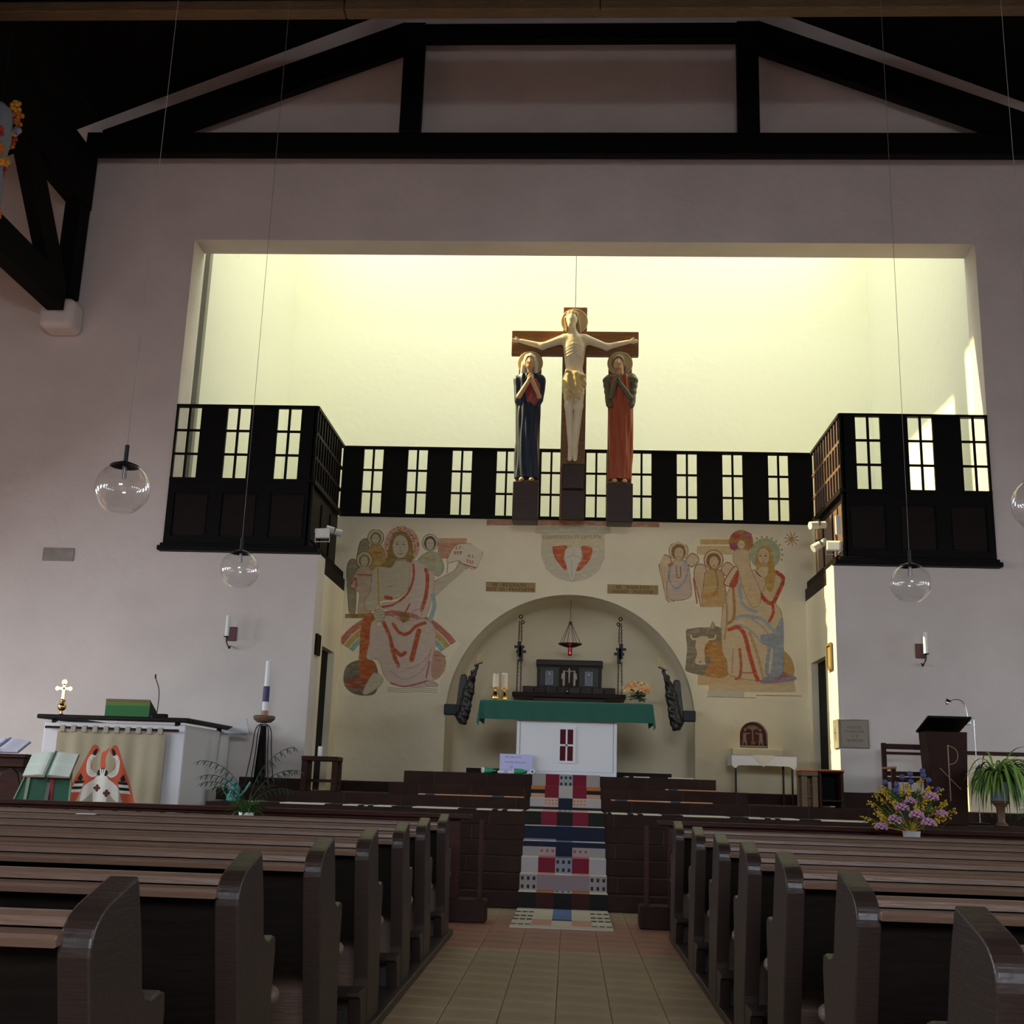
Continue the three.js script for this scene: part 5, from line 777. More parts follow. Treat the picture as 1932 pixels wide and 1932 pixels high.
// ---------------------------------------------------------------- stools left and right of the chancel
{
  const stool = (x, w, label, m) => { const o = thing('wooden_stool', label, 'stool', x, 1.09, -16.05); mesh('seat', rb(-w / 2, w / 2, 0.40, 0.465, -0.2, 0.2, 0.012), m, o); for (const q of [-1, 1]) for (const z of [-0.15, 0.15]) mesh('leg', rb(q * (w / 2 - 0.04) - 0.035, q * (w / 2 - 0.04) + 0.035, 0, 0.40, z - 0.035, z + 0.035, 0.006), m, o); mesh('stretcher', [bx(-w / 2 + 0.06, w / 2 - 0.06, 0.12, 0.16, -0.02, 0.02)], m, o); return o; };
  stool(-3.42, 0.5, 'dark red-brown wooden stool left of the chancel opening', M.redWood);
  const c = thing('pillar_candle', 'short white pillar candle standing on the left stool', 'candle', -3.46, 1.555, -16.05); mesh('wax', lathe([[0, 0], [0.032, 0], [0.033, 0.12], [0.026, 0.138], [0, 0.14]], 16), M.waxWhite, c); mesh('wick', cyl(0.002, 0.002, 0.012, 0, 0.138, 0, 5), M.dark, c);
  const lw = std([0.22, 0.13, 0.06], 0.5, { map: woodTone });
  stool(3.20, 0.22, 'narrow pale-legged stool with an orange cushion beside the right doorway', lw);
  const cu = std([0.62, 0.16, 0.05], 0.85, { bumpMap: weaveBump, bumpScale: 0.001 });
  const a = mesh('seat_cushion', rb(-0.12, 0.12, 0, 0.022, -0.19, 0.19, 0.01), cu); a.position.set(3.20, 1.556, -16.05); tag(a, 'orange woven seat pad on the narrow stool', 'cushion');
  const b = thing('low_cabinet', 'low dark wooden cabinet with an open front beside the sunlit pier', 'cabinet', 3.48, 1.09, -16.05);
  mesh('side', rb(-0.16, -0.125, 0, 0.45, -0.2, 0.2), M.redWood, b); mesh('side', rb(0.125, 0.16, 0, 0.45, -0.2, 0.2), M.redWood, b); mesh('top', rb(-0.17, 0.17, 0.45, 0.47, -0.21, 0.21), M.redWood, b); mesh('back', bx(-0.125, 0.125, 0.02, 0.45, -0.2, -0.18), M.blackWood, b); mesh('shelf', bx(-0.125, 0.125, 0.08, 0.10, -0.18, 0.19), M.redWood, b);
  const d = mesh('woven_pad', rb(-0.175, 0.175, 0, 0.02, -0.2, 0.215, 0.008), cu); d.position.set(3.48, 1.562, -16.05); tag(d, 'orange woven cloth lying on the low cabinet', 'cushion');
}
// ---------------------------------------------------------------- pulpit with banner
{
  const o = thing('pulpit', 'white masonry pulpit with a dark wooden hand rail at the left', 'pulpit', -5.79, 0, -15.5);
  const wh = std([0.66, 0.65, 0.66], 0.88, { bumpMap: plasterBump, bumpScale: 0.006 });
  mesh('body', rb(-0.92, 0.92, 0, 1.86, -0.97, 0.97, 0.02), wh, o);
  mesh('hand_rail', [rb(-0.99, 0.98, 1.89, 1.945, 0.9, 1.06, 0.015), rb(0.86, 0.98, 1.89, 1.945, -0.98, 0.9, 0.015), rb(-0.99, -0.87, 1.89, 1.945, -0.98, 0.9, 0.015)], M.brownBlack, o);
  for (const [x, z] of [[-0.8, 0.94], [0.8, 0.94], [0.9, -0.5], [-0.9, -0.5]]) mesh('rail_bracket', rb(x - 0.03, x + 0.03, 1.84, 1.89, z - 0.03, z + 0.03), M.brownBlack, o);
  mesh('stair_string', metric(prism([[0.95, 1.83], [1.27, 2.04], [1.31, 1.845]], 0.04).translate(0, 0, -0.55)), wh, o);
  mesh('stair_rail', rb(0.93, 1.28, 1.81, 1.835, -0.56, -0.5), std([0.30, 0.30, 0.30], 0.6), o);
  // banner: loops on a rod, soft folds, woven winged emblem
  const b = thing('pulpit_banner', 'beige hanging banner with a red, white and black winged emblem on the pulpit', 'banner', -5.79, 0.80, -14.47);
  const t = canvasTex(768, 900, (c, w, h) => {
    c.fillStyle = '#a3977d'; c.fillRect(0, 0, w, h); for (let k = 0; k < 5000; k++) { c.fillStyle = k % 2 ? 'rgba(178,166,140,.35)' : 'rgba(140,128,104,.35)'; c.fillRect(rnd(0, w), rnd(0, h), 12, 2); }
    const S = w / 925, X = (x) => (x - 567) * S, Y = (y) => (y - 735) * S * 1.02; c.setTransform(0.832, 0, 0, 1.40, -567 * 0.832, -735 * 1.40);
    const R2 = '#b85236', W2 = '#cfcac0', K = '#15130f';
    for (const m of [1, -1]) { c.save(); c.translate(988, 0); c.scale(m, 1); c.translate(-988, 0);
      area(c, [[935, 870], [910, 845], [880, 855], [840, 940], [800, 1040], [745, 1180], [690, 1330], [680, 1400], [730, 1370], [800, 1300], [840, 1190], [925, 1150], [940, 1110], [900, 1060], [890, 960], [940, 900]], R2);
      area(c, [[915, 940], [890, 960], [885, 1040], [935, 1095], [900, 1115], [855, 1075], [850, 980], [880, 925]], W2); area(c, [[925, 875], [900, 890], [890, 925], [912, 930]], K);
      for (let k = 0; k < 7; k++) stroke(c, [[858 + k * 3, 960 + k * 20], [888 + k * 5, 985 + k * 18]], '#8d8678', 4);
      c.fillStyle = K; c.beginPath(); c.moveTo(805, 1085); c.lineTo(830, 1120); c.lineTo(820, 1150); c.lineTo(785, 1140); c.fill(); for (let k = 0; k < 4; k++) { c.fillStyle = k % 2 ? W2 : K; c.beginPath(); c.moveTo(775 - k * 8, 1150 + k * 24); c.lineTo(848 - k * 6, 1146 + k * 24); c.lineTo(836 - k * 6, 1170 + k * 24); c.lineTo(765 - k * 8, 1176 + k * 24); c.fill(); }
      area(c, [[850, 1190], [930, 1130], [970, 1150], [900, 1260], [830, 1320], [830, 1260]], W2); c.restore(); }
    area(c, [[1030, 865], [1000, 890], [962, 920], [966, 1035], [1015, 1035], [1005, 960]], R2); area(c, [[945, 1060], [990, 1035], [1035, 1065], [1030, 1100], [990, 1115], [945, 1100]], K); for (let k = -1; k <= 1; k++) stroke(c, [[988 + k * 22, 1050], [988 + k * 14, 1095]], W2, 14);
    area(c, [[930, 1115], [1040, 1115], [1050, 1250], [1040, 1380], [960, 1420], [920, 1260]], W2);
    for (const [x, y] of [[952, 1205], [1045, 1245]]) { c.fillStyle = '#5a2a22'; for (const [p, q] of [[0, -18], [0, 18], [-18, 0], [18, 0], [0, 0]]) { c.beginPath(); c.arc(x + p, y + q, 13, 0, 7); c.fill(); } }
    c.fillStyle = K; c.beginPath(); c.moveTo(945, 1325); c.lineTo(905, 1408); c.lineTo(880, 1410); c.lineTo(915, 1340); c.fill();
  });
  const W3 = 0.70, H3 = 0.94, n = 90, m = 24, pos = [], uv = [], idx = [];
  for (let j = 0; j <= m; j++) for (let i = 0; i <= n; i++) { const x = -W3 + 2 * W3 * i / n, q = 1 - j / m; pos.push(x, j / m * H3, 0.018 + (0.014 + 0.02 * q) * (Math.sin(x * 13 + 0.6) * 0.6 + Math.sin(x * 29 + 2) * 0.3)); uv.push(i / n, j / m); }
  for (let j = 0; j < m; j++) for (let i = 0; i < n; i++) { const k = j * (n + 1) + i; idx.push(k, k + 1, k + n + 1, k + 1, k + n + 2, k + n + 1); }
  const g = new THREE.BufferGeometry(); g.setAttribute('position', new THREE.Float32BufferAttribute(pos, 3)); g.setAttribute('uv', new THREE.Float32BufferAttribute(uv, 2)); g.setIndex(idx); g.computeVertexNormals();
  mesh('cloth', g, new THREE.MeshStandardMaterial({ map: t, roughness: 0.95, side: THREE.DoubleSide, bumpMap: weaveBump, bumpScale: 0.001 }), b);
  for (let k = 0; k < 10; k++) { const x = -W3 + 0.07 + k * (2 * W3 - 0.14) / 9; mesh('hanging_loop', rb(x - 0.035, x + 0.035, H3 - 0.01, H3 + 0.075, 0.005, 0.045, 0.012), std([0.36, 0.31, 0.22], 0.95), b); }
  mesh('rod', cyl(0.016, 0.016, 1.72, 0, -0.86, 0, 10).rotateZ(Math.PI / 2).translate(0, H3 + 0.045, 0.025), M.redWood, b);
  // gilt standing cross
  const x = thing('altar_cross', 'small gilt standing cross on the pulpit rail', 'cross', -6.5, 1.946, -14.52);
  mesh('foot', lathe([[0, 0], [0.03, 0], [0.012, 0.035], [0.012, 0.05]], 14), M.gold, x); mesh('ball', new THREE.SphereGeometry(0.055, 20, 14).translate(0, 0.10, 0), M.gold, x); mesh('knot', new THREE.SphereGeometry(0.032, 14, 10).scale(1.2, 0.7, 1.2).translate(0, 0.175, 0), M.gold, x);
  mesh('shaft', [bx(-0.018, 0.018, 0.19, 0.39, -0.01, 0.01)], M.gold, x); mesh('arms', [bx(-0.075, 0.075, 0.315, 0.345, -0.011, 0.011), cyl(0.028, 0.028, 0.02, 0, -0.01, 0, 12).rotateX(Math.PI / 2).translate(-0.085, 0.33, 0), cyl(0.028, 0.028, 0.02, 0, -0.01, 0, 12).rotateX(Math.PI / 2).translate(0.085, 0.33, 0)], M.gold, x); mesh('head_disc', cyl(0.036, 0.036, 0.02, 0, -0.01, 0, 14).rotateX(Math.PI / 2).translate(0, 0.41, 0), M.gold, x); mesh('stone', new THREE.SphereGeometry(0.016, 10, 8).translate(0, 0.33, 0.012), std([0.5, 0.4, 0.35], 0.2), x);
  // reading desk with green cloth, microphone
  const d = thing('reading_desk', 'slanted reading desk covered with a green cloth on the pulpit', 'desk', -5.68, 1.945, -14.62);
  mesh('desk_board', metric(prism([[0, 0], [0.30, 0.05], [0.30, 0.08], [0.0, 0.225]], 0.56).rotateY(Math.PI / 2).translate(-0.28, 0, 0.0)), M.brownBlack, d);
  mesh('green_cloth', rb(-0.29, 0.29, 0.0, 0.195, 0.004, 0.016, 0.004), std([0.035, 0.15, 0.045], 0.9), d); mesh('cloth_band', rb(-0.292, 0.292, 0.195, 0.222, 0.0, 0.018, 0.004), std([0.20, 0.11, 0.05], 0.9), d); mesh('cloth_stripe', rb(-0.291, 0.291, 0.14, 0.195, 0.004, 0.0175, 0.003), std([0.10, 0.19, 0.045], 0.9), d);
  const mi = thing('gooseneck_microphone', 'thin black gooseneck microphone rising beside the pulpit desk', 'microphone', -5.30, 1.946, -14.62); mesh('neck', tube([[0, 0, 0], [0.01, 0.18, 0], [0.0, 0.36, 0.0], [-0.05, 0.5, 0.02]], 0.006, 6), M.iron, mi); mesh('capsule', cyl(0.012, 0.01, 0.05, -0.055, 0.5, 0.02, 10), M.iron, mi); mesh('base', rb(-0.04, 0.14, 0, 0.05, -0.05, 0.05), M.blackWood, mi);
}
// ---------------------------------------------------------------- book stands at the left
{
  const o = thing('book_stand', 'book stand draped in green cloth with a red stripe before the pulpit', 'lectern', -5.62, 0, -12.5);
  const gr = std([0.022, 0.085, 0.05], 0.9), grl = std([0.20, 0.27, 0.17], 0.9), rd = std([0.25, 0.025, 0.025], 0.9);
  mesh('frame', [bar([-0.2, 0, -0.1], [0.0, 1.2, 0], 0.04), bar([0.2, 0, -0.1], [0.0, 1.2, 0], 0.04), bar([0, 0, 0.2], [0, 1.2, 0], 0.04)], M.pewEnd, o);
  mesh('drape', [metric(prism([[-0.22, 1.22], [0.24, 1.22], [0.25, 0.45], [-0.25, 0.45]], 0.012).translate(0, 0, 0.02)), metric(prism([[-0.26, 1.24], [-0.22, 1.24], [-0.25, 0.45], [-0.46, 0.75]], 0.012).translate(0, 0, -0.02))], gr, o);
  mesh('drape_edge', metric(prism([[-0.24, 1.25], [-0.2, 1.25], [-0.265, 0.5], [-0.28, 0.5]], 0.012).translate(0, 0, 0.035)), grl, o); mesh('drape_edge', metric(prism([[-0.265, 1.27], [-0.25, 1.27], [-0.44, 0.76], [-0.455, 0.76]], 0.012).translate(0, 0, -0.006)), grl, o); mesh('drape_edge', metric(prism([[0.23, 1.23], [0.245, 1.23], [0.27, 0.5], [0.235, 0.5]], 0.012).translate(0, 0, 0.03)), grl, o);
  mesh('red_stripe', rb(0.01, 0.055, 0.45, 1.22, 0.034, 0.04, 0.002), rd, o); mesh('red_ornament', [new THREE.SphereGeometry(0.07, 12, 6).scale(1, 0.35, 0.15).translate(-0.09, 1.205, 0.036), new THREE.SphereGeometry(0.07, 12, 6).scale(1, 0.35, 0.15).translate(0.15, 1.205, 0.036)], rd, o);
  const bk = (name, label, x, y, z, w, h, tilt, paper, edge, rib) => { const b = thing(name, label, 'book', x, y, z); b.rotation.x = tilt; for (const s of [-1, 1]) { const pts = []; for (let k = 0; k <= 8; k++) pts.push([s * w * k / 8, 0.028 + 0.03 * Math.sin(Math.PI * Math.pow(k / 8, 0.6)) * (1 - k / 10)]); mesh('page_block', metric(prism(s > 0 ? [[0, 0.01], [w, 0.01], ...pts.slice().reverse()] : [[0, 0.01], ...pts, [-w, 0.01]], h).translate(0, 0, -h / 2)), paper, b); } mesh('cover', rb(-w - 0.008, w + 0.008, 0, 0.01, -h / 2 - 0.006, h / 2 + 0.006, 0.004), edge, b); if (rib) mesh('ribbon', [bx(0.0, 0.022, 0.05, 0.056, -h / 2 - 0.01, h / 2 + 0.02), bx(0.0, 0.022, -0.06, 0.056, h / 2 + 0.014, h / 2 + 0.02)], rib, b); return b; };
  const pg = canvasTex(128, 160, (c) => { c.fillStyle = '#c9cfc2'; c.fillRect(0, 0, 128, 160); c.fillStyle = '#b3baab'; for (let k = 0; k < 17; k++) c.fillRect(10, 12 + k * 8, 100 + (k * 37) % 14, 2); }); pg.wrapS = pg.wrapT = THREE.RepeatWrapping; pg.repeat.set(3.6, 4);
  bk('open_book', 'open service book lying on the green draped stand', -5.62, 1.29, -12.47, 0.255, 0.30, 0.95, new THREE.MeshStandardMaterial({ map: pg, roughness: 0.85 }), std([0.25, 0.06, 0.05], 0.6), gr);
  const k = thing('kneeling_desk', 'brown wooden kneeling desk at the left picture edge', 'desk', -6.3, 0, -12.9);
  mesh('desk_top', rb(-0.55, 0.30, 1.37, 1.41, -0.2, 0.25, 0.008), M.redWood, k); mesh('apron', rb(-0.5, 0.26, 1.27, 1.37, -0.15, 0.2, 0.008), M.redWood, k); mesh('side_board', metric(prism([[0.0, 0], [0.24, 0], [0.24, 1.0], [0.18, 1.2], [0.10, 1.27], [0.0, 1.2], [-0.06, 1.0]], 0.03, 0.004).translate(0, 0, 0.12)), M.redWood, k); mesh('back_board', rb(-0.5, 0.24, 0.2, 1.27, -0.12, -0.09), M.pewEnd, k); for (const x of [-0.5, 0.2]) mesh('leg', rb(x, x + 0.05, 0, 1.27, -0.12, -0.07), M.redWood, k); mesh('note', rb(-0.42, -0.24, 0.95, 1.08, -0.09, -0.085, 0.002), M.whiteCloth, k);
  const wb = bk('open_book', 'open white book lying on the brown kneeling desk', -6.36, 1.48, -12.83, 0.24, 0.30, 0.42, std([0.66, 0.64, 0.76], 0.85), std([0.05, 0.05, 0.1], 0.6), std([0.14, 0.12, 0.22], 0.8));
  mesh('book_cradle', metric(prism([[-0.12, -0.004], [0.12, -0.004], [0.10, -0.016], [-0.10, -0.016]], 0.4).rotateY(Math.PI / 2).translate(-0.2, 0, 0)).rotateY(Math.PI), M.redWood, wb);
}
// ---------------------------------------------------------------- paschal candle
{
  const o = thing('paschal_candlestick', 'black pyramid candle stand with thin rods and a carved bowl beside the pulpit', 'candlestick', -4.2, 1.09, -15.75);
  mesh('pyramid', new THREE.CylinderGeometry(0.045, 0.10, 0.80, 4, 1).rotateY(Math.PI / 4).translate(0, 0.45, 0), M.blackWood, o); mesh('foot', rb(-0.22, 0.22, 0, 0.06, -0.2, 0.2, 0.012), M.base, o);
  for (const [x, z] of [[-1, 1], [1, 1], [-1, -1], [1, -1]]) mesh('rod', tube([[x * 0.16, 0.06, z * 0.14], [x * 0.11, 0.5, z * 0.1], [x * 0.085, 0.80, z * 0.07], [x * 0.05, 0.86, z * 0.04], [0, 0.865, 0]], 0.007, 6), M.iron, o);
  mesh('bowl', lathe([[0.02, 0.88], [0.10, 0.895], [0.145, 0.935], [0.15, 0.975], [0.125, 0.985], [0.05, 0.97], [0, 0.97]], 22), std([0.16, 0.10, 0.055], 0.6, { bumpMap: plasterBump, bumpScale: 0.03 }), o);
  const c = thing('paschal_candle', 'tall white candle with a dark blue band standing in the carved bowl', 'candle', -4.2, 2.062, -15.75);
  mesh('shaft', cyl(0.045, 0.036, 0.76, 0, 0, 0, 18), M.waxWhite, c); mesh('blue_band', cyl(0.0445, 0.043, 0.21, 0, 0.20, 0, 18), std([0.035, 0.03, 0.13], 0.5), c); mesh('printed_band', cyl(0.0465, 0.046, 0.07, 0, 0.01, 0, 18), std([0.42, 0.20, 0.10], 0.6), c); mesh('wick', tube([[0, 0.76, 0], [0.03, 0.775, 0], [0.05, 0.775, 0]], 0.003, 5), M.waxWhite, c);
}
// ---------------------------------------------------------------- lectern, lamp, chair, microphone at the right
{
  const o = thing('lectern', 'dark red wooden lectern with a black slanted top and a carved Chi-Rho at the right', 'lectern', 4.63, 0.945, -14.6);
  mesh('body', metric(prism([[-0.19, 0], [0.19, 0], [0.245, 1.11], [-0.245, 1.11]], 0.34, 0.006).translate(0, 0, -0.34)), M.redDark = dull([0.036, 0.011, 0.007], 0.42, { map: woodTone }), o);
  mesh('slanted_top', metric(prism([[0.14, 1.265], [0.14, 1.29], [-0.38, 1.135], [-0.38, 1.11]], 0.52, 0.004).rotateY(-Math.PI / 2).translate(0.26, 0, 0)), M.blackWood, o);
  const gd = std([0.30, 0.17, 0.09], 0.45);
  mesh('chi_rho', [bar([0.0, 0.95, 0.004], [-0.0, 0.28, 0.004], 0.014, 0.008), bar([-0.11, 0.67, 0.004], [0.13, 0.42, 0.004], 0.012, 0.008), tube([[0, 0.945, 0.004], [0.09, 0.90, 0.004], [0.115, 0.82, 0.004], [0.08, 0.74, 0.004], [0, 0.71, 0.004]], 0.006, 6, 24)], gd, o);
  const l = thing('reading_lamp', 'small chrome gooseneck reading lamp on the lectern', 'lamp', 4.93, 2.18, -14.7); mesh('neck', tube([[0, 0, 0], [-0.01, 0.12, 0], [-0.05, 0.25, 0], [-0.12, 0.28, 0], [-0.2, 0.265, 0]], 0.006, 6), M.steel, l); mesh('lamp_head', lathe([[0.012, 0.03], [0.035, 0.0], [0.04, -0.03], [0.034, -0.03]], 14).rotateZ(0.5).translate(-0.235, 0.255, 0), M.steel, l); mesh('clip', rb(-0.03, 0.03, -0.03, 0.02, -0.02, 0.02), M.steel, l);
  const m = thing('microphone_stand', 'thin upright microphone stand right of the lectern', 'stand', 5.17, 0.945, -15.2); mesh('base', lathe([[0, 0], [0.12, 0], [0.11, 0.025], [0, 0.03]], 20), M.iron, m); mesh('pole', cyl(0.008, 0.006, 1.28, 0, 0.03, 0, 8), M.steel, m); mesh('clutch', cyl(0.014, 0.014, 0.08, 0, 0.45, 0, 8), M.iron, m); mesh('capsule', new THREE.SphereGeometry(0.014, 8, 6).translate(0, 1.32, 0), M.steel, m);
  const c = thing('armchair', 'dark wooden armchair with an open back behind the lectern', 'chair', 4.5, 1.09, -15.95);
  const W = 0.29; for (const s of [-1, 1]) { mesh('back_post', rb(s * W - 0.03, s * W + 0.03, 0, 0.87, -0.03, 0.03, 0.008), M.redWood, c); mesh('front_leg', rb(s * W - 0.028, s * W + 0.028, 0, 0.52, 0.40, 0.456, 0.008), M.redWood, c); mesh('arm', rb(s * W - 0.035, s * W + 0.035, 0.52, 0.55, -0.03, 0.48, 0.01), std([0.42, 0.17, 0.07], 0.5), c); }
  mesh('top_rail', rb(-W, W, 0.79, 0.86, -0.025, 0.025, 0.01), M.redWood, c); mesh('slat', rb(-W, W, 0.72, 0.755, -0.02, 0.02, 0.006), M.redWood, c); mesh('lower_rail', rb(-W, W, 0.44, 0.50, -0.022, 0.022, 0.008), M.redWood, c); mesh('seat', rb(-W, W, 0.36, 0.42, 0, 0.45, 0.012), M.redWood, c);
  // low plastered bench wall with a red-brown cap
  const b = thing('bench_wall', 'low cream wall with a red-brown cap rail at the right picture edge', 'wall', 6.4, 1.09, -16.38); mesh('panel', rb(-0.98, 1.4, 0, 0.76, -0.12, 0.06, 0.006), M.chancel, b); mesh('cap_rail', rb(-1.0, 1.4, 0.76, 0.81, -0.14, 0.09, 0.008), M.redWood, b);
}
// papers on the pews
for (const [x, y, z, r, lab] of [[-3.93, 0.9, -9.475, 0.06, 'white sheet of paper lying on a front left pew ledge'], [-1.42, 0.903, -2.475, 0.1, 'white sheet of paper on the nearest left pew, cut by the picture edge']]) { const p = mesh('paper_sheet', bx(-0.08, 0.08, 0, 0.003, -0.03, 0.03), M.whiteCloth); p.position.set(x, y, z); p.rotation.set(0.06, r, 0); tag(p, lab, 'paper'); }
// ---------------------------------------------------------------- woven runner up the steps
{
  const h = 0.1575, segs = [[-10.85, 0, -12.51, 0]];
  for (let i = 1; i <= 6; i++) { const z = -12.51 - 0.315 * (i - 1); segs.push([z, h * (i - 1), z, h * i]); segs.push([z, h * i, i < 6 ? z - 0.315 : -15.48, h * i]); }
  segs.push([-15.48, 0.945, -15.48, 1.09], [-15.48, 1.09, -15.84, 1.09], [-15.84, 1.09, -15.84, 1.247], [-15.84, 1.247, -16.2, 1.247], [-16.2, 1.247, -16.2, 1.404], [-16.2, 1.404, -16.43, 1.404]);
  const N = segs.length, RH = 72, CW = 300;
  const grey = '#8f8784', crim = '#6f1328', navy = '#12172c', blk = '#17130f', cream = '#cfc3ac', pink = '#c99582', blue = '#5d74a8', orange = '#b06a35';
  const t = canvasTex(CW, RH * N, (c) => {
    const cols = [0, 0.2, 0.4, 0.6, 0.8, 1];
    const row = (k, a, b, colors) => colors.forEach((f, i) => { c.fillStyle = f; c.fillRect(CW * cols[i], RH * (N - 1 - k) + RH * a, CW * 0.2 + 1, RH * (b - a) + 1); });
    const check = (k, i, nx, ny, f, bg, a = 0, b = 1) => { const x0 = CW * cols[i], y0 = RH * (N - 1 - k) + RH * a, w = CW * 0.2, hh = RH * (b - a); if (bg) { c.fillStyle = bg; c.fillRect(x0, y0, w + 1, hh); } c.fillStyle = f; for (let p = 0; p < nx; p++) for (let q = 0; q < ny; q++) c.fillRect(x0 + w * (p + 0.25) / nx, y0 + hh * (q + 0.3) / ny, w * 0.45 / nx, hh * 0.42 / ny); };
    row(0, 0, 1, [cream, cream, cream, cream, cream]); row(0, 0, 0.62, [cream, cream, blue, cream, cream]); row(0, 0.62, 0.9, ['#d8cdb8', pink, cream, pink, '#d8cdb8']);
    for (const [a, b] of [[0.2, 0.26], [0.42, 0.48], [0.6, 0.66], [0.86, 0.9]]) { c.fillStyle = blk; for (const x of [0.0, 0.07, 0.14, 0.80, 0.87, 0.94]) c.fillRect(CW * x, RH * (N - 1) + RH * a, CW * 0.055, RH * (b - a)); } c.fillStyle = navy; c.fillRect(CW * 0.4, RH * (N - 1) + RH * 0.6, CW * 0.2, RH * 0.06);
    row(1, 0, 1, [blk, '#3a1512', blk, '#3a1512', blk]); row(2, 0, 1, [cream, orange, cream, orange, cream]); check(2, 2, 3, 1, navy, '#aeb0a8');
    row(3, 0, 1, [grey, '#857479', '#857479', '#857479', grey]); check(3, 0, 3, 2, '#2a2024'); check(3, 4, 3, 2, '#2a2024'); row(4, 0, 1, [cream, pink, '#d2bfae', pink, cream]);
    row(5, 0, 1, ['#a09898', crim, '#7d8088', crim, '#a09898']); check(5, 2, 3, 2, '#20222c'); row(6, 0, 1, [cream, '#b8625a', '#545a70', '#b8625a', cream]);
    row(7, 0, 0.35, [navy, navy, navy, navy, navy]); check(7, 0, 3, 1, blk, navy, 0, 0.35); check(7, 4, 3, 1, blk, navy, 0, 0.35); row(7, 0.35, 1, [grey, '#9a8884', navy, '#9a8884', grey]); check(7, 1, 3, 1, '#8a4a44', null, 0.4, 0.8); check(7, 3, 3, 1, '#8a4a44', null, 0.4, 0.8); row(8, 0, 1, ['#c3bfb8', '#b0b6c8', blue, '#b0b6c8', '#c3bfb8']);
    row(9, 0, 1, [navy, navy, navy, navy, navy]); check(9, 0, 3, 1, blk, null, 0, 0.3); check(9, 4, 3, 1, blk, null, 0, 0.3); row(9, 0.84, 1, ['#6e6c70', '#6e6c70', navy, navy, navy]); row(10, 0, 1, ['#cfc9bd', '#c6c2bc', blue, '#c6c2bc', '#cfc9bd']);
    row(11, 0, 1, [blk, crim, blk, crim, blk]); row(12, 0, 1, [cream, pink, '#9aa0a0', pink, cream]); check(12, 2, 3, 3, navy);
    row(13, 0, 0.72, ['#a39a98', '#a8988c', navy, '#a8988c', '#a39a98']); check(13, 1, 4, 2, orange, null, 0.05, 0.6); check(13, 3, 4, 2, orange, null, 0.05, 0.6); row(13, 0.72, 1, [navy, navy, navy, navy, navy]); row(14, 0, 1, [cream, cream, navy, cream, cream]);
    row(15, 0, 0.3, ['#a5662f', crim, '#aaa39a', crim, '#a5662f']); row(15, 0.3, 0.6, [blk, crim, '#aaa39a', crim, blk]); row(15, 0.6, 1, ['#ad8a72', crim, '#aaa39a', crim, '#ad8a72']); row(16, 0, 1, ['#b57a3c', '#b04a3a', cream, '#b04a3a', '#b57a3c']);
    row(17, 0, 1, ['#99918f', crim, '#8a9090', crim, '#99918f']); check(17, 2, 3, 2, '#1d1f24'); row(18, 0, 1, [grey, crim, grey, crim, grey]);
  });
  const pos = [], uv = [], nor = [], idx = [], x0 = -0.515, x1 = 0.415, e = 0.012; let b = 0;
  segs.forEach(([z0, y0, z1, y1], k) => {
    const riser = z0 === z1, oy = riser ? 0 : e, oz = riser ? e : 0;
    const ya = riser ? y0 + (k ? 0 : 0) : y0, A = [z0 + oz + (riser ? 0 : e), ya + oy], B = [z1 + oz + (riser ? 0 : e), y1 + oy + (riser ? e : 0)];
    for (const [z, y, v] of [[...A, 0], [...B, 1]]) for (const [x, u] of [[x0, 0], [x1, 1]]) { pos.push(x, y, z); uv.push(u, (k + v) / N); nor.push(0, riser ? 0 : 1, riser ? 1 : 0); }
    idx.push(b, b + 1, b + 3, b, b + 3, b + 2); b += 4;
  });
  const g = new THREE.BufferGeometry(); g.setAttribute('position', new THREE.Float32BufferAttribute(pos, 3)); g.setAttribute('uv', new THREE.Float32BufferAttribute(uv, 2)); g.setAttribute('normal', new THREE.Float32BufferAttribute(nor, 3)); g.setIndex(idx);
  const o = thing('carpet_runner', 'woven patterned runner of grey, crimson and navy blocks laid up the sanctuary steps', 'rug');
  mesh('woven_pile', g, new THREE.MeshStandardMaterial({ map: t, roughness: 0.95, side: THREE.DoubleSide }), o);
  const up = [], dn = []; segs.forEach(([z0, y0]) => up.push([z0, y0])); up.push([-16.43, 1.404]);
  mesh('side_edge', [[x0, x0 + 0.004], [x1 - 0.004, x1]].flatMap(([a, c2]) => segs.map(([z0, y0, z1, y1]) => z0 === z1 ? bx(a, c2, y0, y1 + 0.01, z0, z0 + 0.011) : bx(a, c2, y0, y0 + 0.011, z1, z0 + 0.011))), std([0.25, 0.22, 0.2], 0.95), o);
  mesh('hem', bx(x0, x1, 0, 0.012, -10.852, -10.838), std([0.55, 0.48, 0.40], 0.95), o);
}
